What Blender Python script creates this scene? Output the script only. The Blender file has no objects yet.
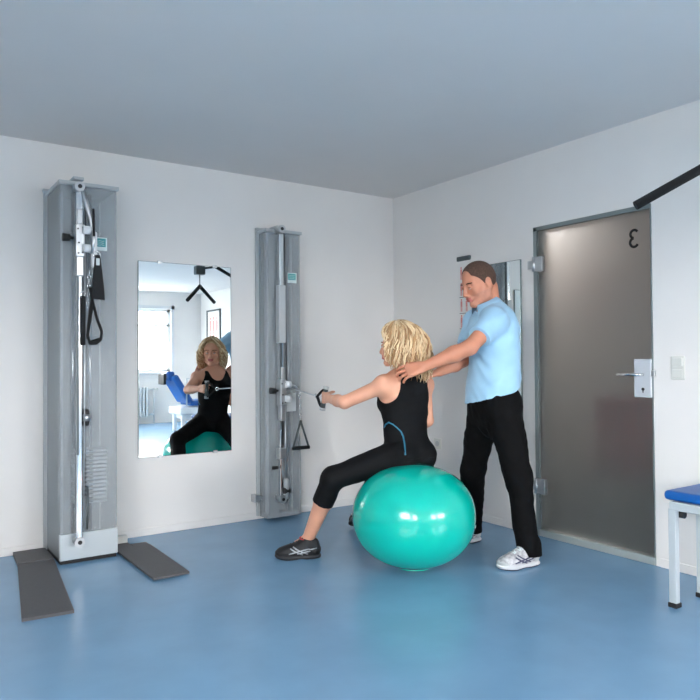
import bpy, bmesh, math, random
import numpy as np
from mathutils import Vector, Matrix, noise

# ------------------------------------------------------------------ camera, world, light
scene = bpy.context.scene
col = scene.collection
YAW = math.radians(34.351)
CAM = (-3.6196, -4.6306, 1.159)
cd = bpy.data.cameras.new('camera')
cam = bpy.data.objects.new('camera', cd)
col.objects.link(cam)
fw = Vector((math.sin(YAW) * math.cos(0.0173), math.cos(YAW) * math.cos(0.0173), math.sin(0.0173)))
rt = fw.cross(Vector((0, 0, 1))).normalized()
up = rt.cross(fw)
rol = -0.006738
r2 = rt * math.cos(rol) + up * math.sin(rol)
u2 = -rt * math.sin(rol) + up * math.cos(rol)
M = Matrix((r2, u2, -fw)).transposed().to_4x4()
M.translation = Vector(CAM)
cam.matrix_world = M
cd.sensor_width = 36.0
cd.lens = 36.0 * 689.4 / 700.0
cd.clip_start = 0.02
scene.camera = cam

world = bpy.data.worlds.new('world')
scene.world = world
world.use_nodes = True
wn = world.node_tree
wtc = wn.nodes.new('ShaderNodeTexCoord')
wsep = wn.nodes.new('ShaderNodeSeparateXYZ')
wn.links.new(wtc.outputs['Generated'], wsep.inputs[0])
wr = wn.nodes.new('ShaderNodeValToRGB')           # overcast sky above the horizon, dull ground and houses below it
wmr = wn.nodes.new('ShaderNodeMapRange')
wmr.inputs['From Min'].default_value = -1
wmr.inputs['From Max'].default_value = 1
wn.links.new(wsep.outputs['Z'], wmr.inputs['Value'])
wn.links.new(wmr.outputs[0], wr.inputs[0])
SKY = (1.0, 0.945, 0.908)
GROUND = 0.28
e0, e1 = wr.color_ramp.elements
e0.position, e0.color = 0.475, (GROUND, GROUND, GROUND, 1)
e1.position, e1.color = 0.530, (*SKY, 1)
wn.links.new(wr.outputs[0], wn.nodes['Background'].inputs[0])
wn.nodes['Background'].inputs[1].default_value = 26.0


def area(name, loc, direction, sx, sy, power, color):
    ld = bpy.data.lights.new(name, 'AREA')
    ld.shape = 'RECTANGLE'
    ld.size, ld.size_y = sx, sy
    ld.energy = power
    ld.color = color
    o = bpy.data.objects.new(name, ld)
    col.objects.link(o)
    o.location = loc
    o.rotation_euler = Vector(direction).to_track_quat('-Z', 'Z' if abs(direction[2]) < .9 else 'Y').to_euler()
    return o


def portal(loc, direction, sx, sy):
    o = area('window_portal', loc, direction, sx, sy, 1, (1, 1, 1))
    o.data.cycles.is_portal = True


portal((-5.41, -4.7, 1.60), (1, 0, 0), 2.05, 1.28)
portal((-5.41, -7.1, 1.60), (1, 0, 0), 1.65, 1.28)
portal((0.265, -8.81, 1.60), (0, 1, 0), 1.78, 1.28)
portal((-1.6, -8.81, 1.60), (0, 1, 0), 1.05, 1.28)

scene.view_settings.view_transform = 'Standard'
scene.view_settings.look = 'None'
scene.view_settings.gamma = 1
scene.view_settings.exposure = 0.62
scene.view_settings.use_curve_mapping = False
scene.cycles.max_bounces = 10
scene.cycles.diffuse_bounces = 6
scene.cycles.transmission_bounces = 8
scene.cycles.transparent_max_bounces = 12


# ------------------------------------------------------------------ materials
def s2l(c):
    return tuple((x / 12.92 if x <= 0.04045 else ((x + 0.055) / 1.055) ** 2.4) for x in [v / 255 for v in c])


def mat(name, rgb, rough=0.5, metal=0.0, noise_amt=0.0, nscale=8.0, bump=0.0, bscale=60.0, spec=0.5,
        sheen=0.0, coat=0.0, stretch=(1, 1, 1), sss=0.0, rgb2=None):
    m = bpy.data.materials.new(name)
    m.use_nodes = True
    nt = m.node_tree
    b = nt.nodes['Principled BSDF']
    base = s2l(rgb)
    b.inputs['Base Color'].default_value = (*base, 1)
    b.inputs['Roughness'].default_value = rough
    b.inputs['Metallic'].default_value = metal
    b.inputs['Specular IOR Level'].default_value = spec
    if sheen:
        b.inputs['Sheen Weight'].default_value = sheen
    if coat:
        b.inputs['Coat Weight'].default_value = coat
    if sss:
        b.inputs['Subsurface Weight'].default_value = sss
        b.inputs['Subsurface Radius'].default_value = (0.012, 0.005, 0.003)
        b.inputs['Subsurface Scale'].default_value = 1.0
    tc = nt.nodes.new('ShaderNodeTexCoord')
    mp = nt.nodes.new('ShaderNodeMapping')
    mp.inputs['Scale'].default_value = stretch
    nt.links.new(tc.outputs['Object'], mp.inputs['Vector'])
    if noise_amt or rgb2:
        n = nt.nodes.new('ShaderNodeTexNoise')
        n.inputs['Scale'].default_value = nscale
        n.inputs['Detail'].default_value = 5
        nt.links.new(mp.outputs[0], n.inputs['Vector'])
        r = nt.nodes.new('ShaderNodeValToRGB')
        r.color_ramp.elements[0].position = 0.35
        r.color_ramp.elements[1].position = 0.65
        a = tuple(x * (1 - noise_amt) for x in base)
        c2 = s2l(rgb2) if rgb2 else tuple(min(1, x * (1 + noise_amt)) for x in base)
        r.color_ramp.elements[0].color = (*a, 1)
        r.color_ramp.elements[1].color = (*c2, 1)
        nt.links.new(n.outputs[0], r.inputs[0])
        nt.links.new(r.outputs[0], b.inputs['Base Color'])
    if bump:
        n2 = nt.nodes.new('ShaderNodeTexNoise')
        n2.inputs['Scale'].default_value = bscale
        n2.inputs['Detail'].default_value = 3
        nt.links.new(mp.outputs[0], n2.inputs['Vector'])
        bp = nt.nodes.new('ShaderNodeBump')
        bp.inputs['Strength'].default_value = bump
        bp.inputs['Distance'].default_value = 0.01
        nt.links.new(n2.outputs[0], bp.inputs['Height'])
        nt.links.new(bp.outputs[0], b.inputs['Normal'])
    return m


def clear_mat(name, rgb, opacity, rough=0.25):
    """tinted acrylic sheet: part of the light passes straight through"""
    m = bpy.data.materials.new(name)
    m.use_nodes = True
    nt = m.node_tree
    b = nt.nodes['Principled BSDF']
    b.inputs['Base Color'].default_value = (*s2l(rgb), 1)
    b.inputs['Roughness'].default_value = rough
    t = nt.nodes.new('ShaderNodeBsdfTransparent')
    t.inputs[0].default_value = (0.93, 0.95, 0.96, 1)
    mx = nt.nodes.new('ShaderNodeMixShader')
    mx.inputs[0].default_value = opacity
    nt.links.new(t.outputs[0], mx.inputs[1])
    nt.links.new(b.outputs[0], mx.inputs[2])
    nt.links.new(mx.outputs[0], nt.nodes['Material Output'].inputs[0])
    return m


def frosted_mat():
    m = bpy.data.materials.new('frosted_glass')
    m.use_nodes = True
    b = m.node_tree.nodes['Principled BSDF']
    b.inputs['Base Color'].default_value = (0.60, 0.62, 0.61, 1)
    b.inputs['Roughness'].default_value = 0.5
    b.inputs['Transmission Weight'].default_value = 0.93
    b.inputs['IOR'].default_value = 1.3
    b.inputs['Specular IOR Level'].default_value = 0.4
    return m


MT = dict(
    wall=mat('wall_paint', (229, 226, 223), 0.75, noise_amt=0.012, nscale=2.5, bump=0.06, bscale=180, spec=0.25),
    ceiling=mat('ceiling_paint', (226, 222, 219), 0.9, noise_amt=0.01, nscale=2, bump=0.05, bscale=120, spec=0.2),
    floor=mat('blue_vinyl', (116, 156, 188), 0.27, noise_amt=0.05, nscale=3.2, bump=0.02, bscale=90, spec=0.45),
    trim=mat('white_trim', (214, 217, 220), 0.5),
    mirror=mat('mirror_silver', (236, 242, 242), 0.008, metal=1.0),
    edge=mat('mirror_edge', (140, 152, 152), 0.25, metal=0.6),
    steel=mat('brushed_steel', (196, 198, 200), 0.32, metal=0.9, noise_amt=0.05, nscale=30, stretch=(1, 1, .1)),
    lock=mat('satin_aluminium', (205, 209, 214), 0.4, metal=0.25),
    chrome=mat('chrome', (232, 234, 236), 0.12, metal=1.0),
    grey_metal=mat('grey_powder_coat', (180, 184, 186), 0.5, noise_amt=0.01, nscale=12),
    light_metal=mat('light_grey_powder_coat', (190, 197, 200), 0.4, metal=0.2),
    white_metal=mat('white_powder_coat', (232, 234, 236), 0.4),
    dark_metal=mat('dark_grey_metal', (86, 94, 96), 0.45, metal=0.4),
    frame=mat('door_frame_aluminium', (140, 150, 150), 0.38, metal=0.55),
    threshold=mat('threshold_aluminium', (172, 180, 178), 0.4, metal=0.3),
    cover=clear_mat('smoked_acrylic', (186, 190, 193), 0.36, 0.4),
    pane=clear_mat('window_glass', (235, 245, 245), 0.05, 0.02),
    frosted=frosted_mat(),
    rubber=mat('black_rubber', (22, 22, 24), 0.6),
    foam=mat('black_foam', (16, 17, 19), 0.85, bump=0.2, bscale=200),
    board=mat('anthracite_board', (84, 84, 86), 0.6, noise_amt=0.05, nscale=60, bump=0.1, bscale=300),
    webbing=mat('black_webbing', (18, 18, 20), 0.8, bump=0.2, bscale=400),
    cable=mat('steel_cable', (205, 208, 212), 0.3, metal=0.6),
    teal=mat('teal_ink', (70, 156, 158), 0.5),
    label=mat('label_white', (214, 226, 226), 0.5),
    ink=mat('black_ink', (28, 28, 32), 0.6),
    ball=mat('turquoise_pvc', (0, 182, 165), 0.2, noise_amt=0.015, nscale=3, spec=0.5, coat=0.35),
    blue_pad=mat('blue_vinyl_upholstery', (8, 84, 158), 0.4, noise_amt=0.03, nscale=6, bump=0.04, bscale=120),
    skin_w=mat('skin_fair', (222, 162, 134), 0.5, noise_amt=0.04, nscale=14, sss=0.08, bump=0.02, bscale=150),
    skin_m=mat('skin_tanned', (205, 138, 110), 0.5, noise_amt=0.06, nscale=12, sss=0.08, bump=0.03, bscale=150),
    lips=mat('lips', (188, 104, 96), 0.45),
    stubble=mat('skin_stubble', (196, 134, 110), 0.6, noise_amt=0.06, nscale=60),
    outsole=mat('navy_outsole', (50, 54, 72), 0.6),
    eye_white=mat('eye_white', (196, 186, 178), 0.3),
    iris=mat('iris', (60, 70, 76), 0.3),
    brow_b=mat('fair_brow_hair', (146, 108, 78), 0.8),
    brow=mat('brow_hair', (84, 60, 42), 0.8),
    hair_b=mat('blonde_hair', (200, 158, 114), 0.5, nscale=26, rgb2=(242, 216, 176), noise_amt=0.12, stretch=(1, 1, .22)),
    hair_b2=mat('honey_hair', (160, 116, 78), 0.5, noise_amt=0.1, nscale=20, rgb2=(212, 172, 124), stretch=(1, 1, .22)),
    hair_b3=mat('pale_hair', (244, 220, 180), 0.45, noise_amt=0.08, nscale=20, stretch=(1, 1, .22)),
    hair_m=mat('short_brown_hair', (88, 64, 52), 0.85, noise_amt=0.25, nscale=120, bump=0.5, bscale=400),
    tank=mat('black_jersey', (11, 12, 15), 0.8, noise_amt=0.08, nscale=30, spec=0.2, bump=0.06, bscale=500),
    leggings=mat('black_leggings', (9, 10, 13), 0.75, noise_amt=0.08, nscale=30, spec=0.2),
    piping=mat('teal_piping', (34, 112, 140), 0.5),
    polo=mat('light_blue_pique', (158, 200, 228), 0.8, noise_amt=0.025, nscale=14, bump=0.1, bscale=600, sheen=0.2),
    polo_in=mat('blue_collar_band', (86, 130, 168), 0.8),
    trousers=mat('black_trouser_cloth', (9, 9, 11), 0.85, noise_amt=0.1, nscale=20, spec=0.15),
    shoe_w=mat('white_mesh_shoe', (176, 176, 182), 0.6, rgb2=(212, 210, 213), noise_amt=0.25, nscale=45, bump=0.15, bscale=500),
    sole_w=mat('white_sole', (204, 206, 210), 0.5),
    shoe_b=mat('black_mesh_shoe', (26, 27, 31), 0.6, noise_amt=0.1, nscale=60, bump=0.15, bscale=500),
    sole_b=mat('dark_sole', (40, 41, 45), 0.55),
    silver=mat('silver_trim', (188, 192, 196), 0.35, metal=0.3),
    navy=mat('navy_trim', (58, 62, 92), 0.5),
    red_cloth=mat('dark_red_cloth', (112, 20, 28), 0.8),
    brown_cloth=mat('dark_brown_print', (84, 58, 56), 0.8),
    brown_wall=mat('corridor_paint', (128, 120, 114), 0.8),
    dark_floor=mat('corridor_floor', (34, 48, 54), 0.5),
    paper=mat('poster_paper', (226, 224, 222), 0.6),
    red_ink=mat('poster_red', (212, 140, 136), 0.6),
    sock=mat('red_sock', (190, 70, 72), 0.8),
    radiator=mat('radiator_enamel', (206, 210, 212), 0.4),
    plastic=mat('white_plastic', (212, 212, 206), 0.4),
)


# ------------------------------------------------------------------ object helpers
def tag(o, label=None, cat=None, group=None, kind=None):
    if label:
        o['label'] = label
    if cat:
        o['category'] = cat
    if group:
        o['group'] = group
    if kind:
        o['kind'] = kind
    return o


def empty(name, loc=(0, 0, 0), rz=0.0, label=None, cat=None, group=None):
    o = bpy.data.objects.new(name, None)
    col.objects.link(o)
    o.location = loc
    o.rotation_euler = (0, 0, rz)
    o.empty_display_size = 0.1
    return tag(o, label, cat, group)


class MB:
    """collects shapes into one mesh; coordinates are world (or parent-local when local=True)"""

    def __init__(self):
        self.bm = bmesh.new()
        self.mi = 0

    def box(self, a, b, bevel=0.0, rot=None, seg=2):
        lo = Vector((min(a[0], b[0]), min(a[1], b[1]), min(a[2], b[2])))
        hi = Vector((max(a[0], b[0]), max(a[1], b[1]), max(a[2], b[2])))
        r = bmesh.ops.create_cube(self.bm, size=1.0)
        vs = r['verts']
        c = (lo + hi) / 2
        s = hi - lo
        for v in vs:
            v.co = Vector((v.co.x * s.x, v.co.y * s.y, v.co.z * s.z))
        if bevel:
            es = list({e for v in vs for e in v.link_edges})
            rr = bmesh.ops.bevel(self.bm, geom=es, offset=bevel, segments=seg, affect='EDGES', profile=0.5)
            vs = list({v for f in rr['faces'] for v in f.verts} | {v for v in vs if v.is_valid})
        for v in vs:
            if rot is not None:
                v.co = rot @ v.co
            v.co += c
        return self

    def tube(self, pts, rad, seg=12, closed=False, flat=1.0, cap=True):
        pts = [Vector(p) for p in pts]
        n = len(pts)
        if not hasattr(rad, '__len__'):
            rad = [rad] * n
        rings = []
        prev = None
        for i, p in enumerate(pts):
            if closed:
                t = pts[(i + 1) % n] - pts[i - 1]
            else:
                t = pts[min(i + 1, n - 1)] - pts[max(i - 1, 0)]
            t.normalize()
            if prev is None:
                a = Vector((0, 0, 1)) if abs(t.z) < 0.9 else Vector((1, 0, 0))
                nn = (a - t * a.dot(t)).normalized()
            else:
                nn = (prev - t * prev.dot(t))
                nn = nn.normalized() if nn.length > 1e-6 else prev
            prev = nn
            bb = t.cross(nn)
            rings.append([self.bm.verts.new(p + (nn * math.cos(k * 2 * math.pi / seg) + bb * flat * math.sin(k * 2 * math.pi / seg)) * rad[i]) for k in range(seg)])
        m = n if closed else n - 1
        for i in range(m):
            A, B = rings[i], rings[(i + 1) % n]
            for k in range(seg):
                f = self.bm.faces.new((A[k], A[(k + 1) % seg], B[(k + 1) % seg], B[k]))
                f.smooth = True
                f.material_index = self.mi
        if not closed and cap:
            self.bm.faces.new(rings[0][::-1])
            self.bm.faces.new(rings[-1])
        return self

    def cyl(self, a, b, r, seg=20, r2=None):
        a, b = Vector(a), Vector(b)
        return self.tube([a, b], [r, r if r2 is None else r2], seg)

    def ball(self, c, r, seg=16, scale=(1, 1, 1)):
        rr = bmesh.ops.create_uvsphere(self.bm, u_segments=seg, v_segments=max(8, seg // 2), radius=1.0)
        for v in rr['verts']:
            v.co = Vector((v.co.x * r * scale[0], v.co.y * r * scale[1], v.co.z * r * scale[2])) + Vector(c)
        for f in {f for v in rr['verts'] for f in v.link_faces}:
            f.smooth = True
        return self

    def lathe(self, prof, c=(0, 0, 0), seg=64):
        rings = []
        for r, z in prof:
            if r < 1e-6:
                rings.append([self.bm.verts.new((c[0], c[1], c[2] + z))])
            else:
                rings.append([self.bm.verts.new((c[0] + r * math.cos(k * 2 * math.pi / seg), c[1] + r * math.sin(k * 2 * math.pi / seg), c[2] + z)) for k in range(seg)])
        for A, B in zip(rings, rings[1:]):
            for k in range(seg):
                k2 = (k + 1) % seg
                if len(A) == 1:
                    f = self.bm.faces.new((A[0], B[k2], B[k]))
                elif len(B) == 1:
                    f = self.bm.faces.new((A[k], A[k2], B[0]))
                else:
                    f = self.bm.faces.new((A[k], A[k2], B[k2], B[k]))
                f.smooth = True
        return self

    def poly(self, pts, thick):
        """pts closed outline, extruded by vector thick"""
        th = Vector(thick)
        A = [self.bm.verts.new(Vector(p)) for p in pts]
        B = [self.bm.verts.new(Vector(p) + th) for p in pts]
        self.bm.faces.new(A[::-1])
        self.bm.faces.new(B)
        n = len(pts)
        for i in range(n):
            self.bm.faces.new((A[i], A[(i + 1) % n], B[(i + 1) % n], B[i]))
        return self

    def build(self, name, material, parent=None, local=False):
        bmesh.ops.recalc_face_normals(self.bm, faces=self.bm.faces)
        me = bpy.data.meshes.new(name)
        if parent is not None and not local:
            bpy.context.view_layer.update()
            w = parent.matrix_world.inverted()
            for v in self.bm.verts:
                v.co = w @ v.co
        self.bm.to_mesh(me)
        self.bm.free()
        me.materials.append(material)
        o = bpy.data.objects.new(name, me)
        col.objects.link(o)
        if parent is not None:
            o.parent = parent
        return o


def thing_mesh(name, mb, material, origin, label, cat, group=None):
    for v in mb.bm.verts:
        v.co -= Vector(origin)
    o = mb.build(name, material)
    o.location = origin
    return tag(o, label, cat, group)


def struct(name, mb, material, parent=None):
    o = mb.build(name, material, parent)
    if parent is None:
        tag(o, kind='structure')
    return o


# ------------------------------------------------------------------ the room
H = 2.55
XL, YF, XR2 = -5.2, -8.6, 1.75
struct('floor', MB().box((XL - .2, YF - .2, -.1), (XR2 + .2, .15, 0)), MT['floor'])
struct('ceiling', MB().box((XL - .2, YF - .2, H), (XR2 + .2, .15, H + .1)), MT['ceiling'])
struct('wall_back', MB().box((XL - .2, 0, 0), (XR2 + .12, .15, H)), MT['wall'])
# right wall with the door opening
DY0, DY1, DZ = -2.375, -1.525, 2.045
struct('wall_right', MB().box((0, DY1, 0), (.12, .15, H)).box((0, -3.05, 0), (.12, DY0, H)).box((0, DY0, DZ), (.12, DY1, H)), MT['wall'])
struct('wall_return', MB().box((.12, -3.05, 0), (XR2, -2.95, H)), MT['wall'])
struct('wall_far_right', MB().box((XR2, YF, 0), (XR2 + .12, .15, H)), MT['wall'])


def wall_with_windows(name, axis, pos, thick, a0, a1, wins):
    """axis 'x': wall in plane x=pos running along y"""
    mb = MB()

    def bx(s0, s1, z0, z1):
        if axis == 'x':
            mb.box((pos, s0, z0), (pos + thick, s1, z1))
        else:
            mb.box((s0, pos, z0), (s1, pos + thick, z1))
    cur = a0
    for (w0, w1, z0, z1) in wins:
        bx(cur, w0, 0, H)
        bx(w0, w1, 0, z0)
        bx(w0, w1, z1, H)
        cur = w1
    bx(cur, a1, 0, H)
    struct(name, mb, MT['wall'])


ZW0, ZW1 = 0.98, 2.22
wl = [(-7.9, -6.3, ZW0, ZW1), (-5.7, -3.7, ZW0, ZW1)]
wf = [(-2.1, -1.1, ZW0, ZW1), (-.6, 1.13, ZW0, ZW1)]
wall_with_windows('wall_left', 'x', XL, -.2, YF, .0, wl)
wall_with_windows('wall_front', 'y', YF, -.2, XL, XR2, wf)


def window(name, axis, pos, w0, w1, z0, z1):
    def P(s, n, z):
        return (pos + n, s, z) if axis == 'x' else (s, pos + n, z)
    m = MB()
    t = .06
    for (a, b, c, d) in ((w0, w0 + t, z0, z1), (w1 - t, w1, z0, z1), (w0, w1, z0, z0 + t), (w0, w1, z1 - t, z1), (w0, w1, z1 - .34, z1 - .30)):
        m.box(P(a, -.12, c), P(b, -.06, d))
    o = struct(name, m, MT['white_metal'])
    struct('window_pane', MB().box(P(w0 + t, -.095, z0 + t), P(w1 - t, -.087, z1 - t)), MT['pane'], o)
    struct('window_sill', MB().box(P(w0 - .05, -.05, z0 - .035), P(w1 + .05, .1, z0), .005), MT['trim'], o)
    m = MB()
    for (a, b, c, d) in ((w0 - .06, w0, z0, z1 + .06), (w1, w1 + .06, z0, z1 + .06), (w0 - .06, w1 + .06, z1, z1 + .06)):
        m.box(P(a, 0.0, c), P(b, .02, d))
    struct('window_casing', m, MT['trim'], o)


window('window_1', 'y', YF, *wf[1])
window('window_2', 'y', YF, *wf[0])
window('window_3', 'x', XL, *wl[1])
window('window_4', 'x', XL, *wl[0])

# narrow coved skirting in wall colour
struct('baseboard_back', MB().box((XL, -.008, 0), (0, 0, .05), .003), MT['wall'])
struct('baseboard_right', MB().box((-.008, DY1 + .03, 0), (0, -.008, .05), .003).box((-.008, -3.05, 0), (0, DY0 - .03, .05), .003), MT['wall'])

# door: aluminium frame, frosted pane, hinges, lever lock
m = MB()
m.box((-.006, DY1 - .028, .0), (.035, DY1, DZ)).box((-.004, DY0 - .003, 0), (.035, DY0 + .006, DZ)).box((-.006, DY0, DZ - .022), (.035, DY1, DZ + .004))
door = struct('door_1', m, MT['frame'])
struct('door_threshold', MB().box((-.006, DY0, 0), (.10, DY1 - .0, .045), .004), MT['threshold'], door)
struct('door_pane', MB().box((.010, DY0 + .014, .052), (.020, DY1 - .030, DZ - .024), .001), MT['frosted'], door)
for hz in (1.80, .33):
    h = MB().box((-.022, DY1 - .085, hz - .05), (.008, DY1 - .018, hz + .05), .004).box((-.02, DY1 - .02, hz - .028), (0, DY1 + .04, hz + .028), .003)
    h.cyl((-.022, DY1 - .014, hz - .05), (-.022, DY1 - .014, hz + .05), .010)
    hg = struct('door_hinge', h, MT['steel'], door)
lk = struct('door_lock_plate', MB().box((-.014, DY0 + .005, .945), (.008, DY0 + .112, 1.165), .004), MT['lock'], door)
struct('door_handle', MB().tube([(-.014, DY0 + .055, 1.075), (-.05, DY0 + .055, 1.075), (-.058, DY0 + .07, 1.075), (-.06, DY0 + .19, 1.075)], .0085, 12), MT['chrome'], lk)
struct('door_keyhole', MB().cyl((-.0165, DY0 + .055, .992), (-.012, DY0 + .055, .992), .009).box((-.0165, DY0 + .0525, .972), (-.012, DY0 + .0575, .992)), MT['ink'], lk)
struct('door_strike', MB().box((-.02, DY0 - .02, 1.065), (-.004, DY0 + .0, 1.10), .003), MT['steel'], door)


def arc(cy, cz, r, a0, a1, n=12):
    return [(cy + r * math.cos(math.radians(a0 + (a1 - a0) * i / n)), cz + r * math.sin(math.radians(a0 + (a1 - a0) * i / n))) for i in range(n + 1)]


# the numeral 3 stuck on the far face of the glass, so it reads mirrored from this room
three = MB()
NY, NZ = -2.262, 1.868
pu = [(y, z) for y, z in arc(0, .0245, .0235, 150, -80, 14)]
pl_ = [(y, z) for y, z in arc(0, -.0245, .026, 80, -150, 14)]
for seq in (pu, pl_):
    three.tube([(.0085, NY + y, NZ + z) for (y, z) in seq], .0075, 8, flat=1.0)
struct('door_number', three, MT['ink'], door)

# corridor behind the frosted door
struct('wall_corridor', MB().box((1.45, -2.95, 0), (1.5, .15, H)), MT['brown_wall'])
struct('floor_corridor', MB().box((.12, -2.95, 0), (1.45, .15, .004)), MT['dark_floor'])
area('corridor_fill_light', (.95, -.45, 2.48), (0, 0, -1), .5, .5, 17, (1.0, .93, .9))  # added fill light without a fixture, brightens the left of the frosted pane
ch = empty('waiting_chair', (.45, -2.02, 0), 0, 'dark red upholstered chair seen blurred behind the frosted glass door', 'chair')
MB().box((.22, -2.24, .42), (.66, -1.80, .50), .03).build('seat', MT['red_cloth'], ch)
MB().box((.22, -2.24, .50), (.30, -1.82, .93), .03).build('backrest', MT['red_cloth'], ch)
for x in (.25, .62):
    for y in (-2.2, -1.84):
        MB().cyl((x, y, .004), (x, y, .43), .014).build('leg', MT['dark_metal'], ch)
pc = thing_mesh('wall_picture', MB().box((1.42, -1.2, 1.6), (1.449, -.8, 1.95), .004), MT['brown_cloth'], (1.449, -1.0, 1.6),
                'dark brown picture on the corridor wall, blurred behind upper half of the frosted door', 'picture')

# ------------------------------------------------------------------ mirrors, poster, switches
mr = empty('wall_mirror', (-1.85, 0, .525), 0, 'large frameless rectangular mirror on the back wall between the two cable machines', 'mirror')
MB().box((-2.185, -.016, .525), (-1.51, -.004, 1.85)).build('mirror_backing', MT['edge'], mr)
MB().box((-2.182, -.0175, .528), (-1.513, -.0161, 1.847)).build('mirror_glass', MT['mirror'], mr)
for x in (-2.05, -1.65):
    for z in (.517, 1.84):
        MB().box((x, -.022, z), (x + .03, -.0, z + .018)).build('mirror_clip', MT['steel'], mr)
mr = empty('wall_mirror', (0, -1.22, .69), 0, 'narrow tall frameless mirror on the right wall behind the standing man', 'mirror')
MB().box((-.016, -1.42, .69), (-.004, -1.03, 1.85)).build('mirror_backing', MT['edge'], mr)
MB().box((-.0175, -1.417, .693), (-.0161, -1.033, 1.847)).build('mirror_glass', MT['mirror'], mr)

ps = empty('anatomy_poster', (0, -.9, 1.35), 0, 'white anatomy chart with small red figures hanging behind the man near the room corner', 'poster')
MB().box((-.008, -.935, 1.36), (-.003, -.8, 1.92)).build('poster_sheet', MT['paper'], ps)
MB().box((-.02, -.935, 1.91), (-.0, -.795, 1.945), .006).build('hanging_rail', MT['dark_metal'], ps)
m = MB()
rnd = random.Random(4)
for z in (1.82, 1.70, 1.58, 1.46):
    for y in (-.835, -.89):
        m.ball((-.009, y, z + .038), .008, 8, (.2, 1, 1))
        m.box((-.0095, y - .009, z - .012), (-.0085, y + .009, z + .028)).box((-.0095, y - .008, z - .05), (-.0085, y - .002, z - .012)).box((-.0095, y + .002, z - .05), (-.0085, y + .008, z - .012))
m.build('printed_figures', MT['red_ink'], ps)
m = MB()
for z in (1.635, 1.515, 1.40):
    m.box((-.0095, -.92, z), (-.0085, -.815, z + .004))
m.build('printed_lines', MT['ink'], ps)

sw = empty('light_switch', (0, -2.525, 1.05), 0, 'off white double light switch on the wall right of the frosted door', 'switch')
MB().box((-.012, -2.565, 1.05), (0, -2.485, 1.18), .004).build('switch_plate', MT['plastic'], sw)
MB().box((-.017, -2.555, 1.125), (-.012, -2.495, 1.17), .003).build('rocker', MT['plastic'], sw)
MB().box((-.017, -2.555, 1.06), (-.012, -2.495, 1.105), .003).build('rocker', MT['plastic'], sw)
so = empty('wall_socket', (0, -.55, .47), 0, 'small white power socket low on the wall behind the seated woman', 'socket')
MB().box((-.010, -.59, .475), (0, -.51, .555), .004).build('socket_plate', MT['plastic'], so)
MB().cyl((-.013, -.55, .515), (-.0095, -.55, .515), .021).build('socket_face', MT['grey_metal'], so)


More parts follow.
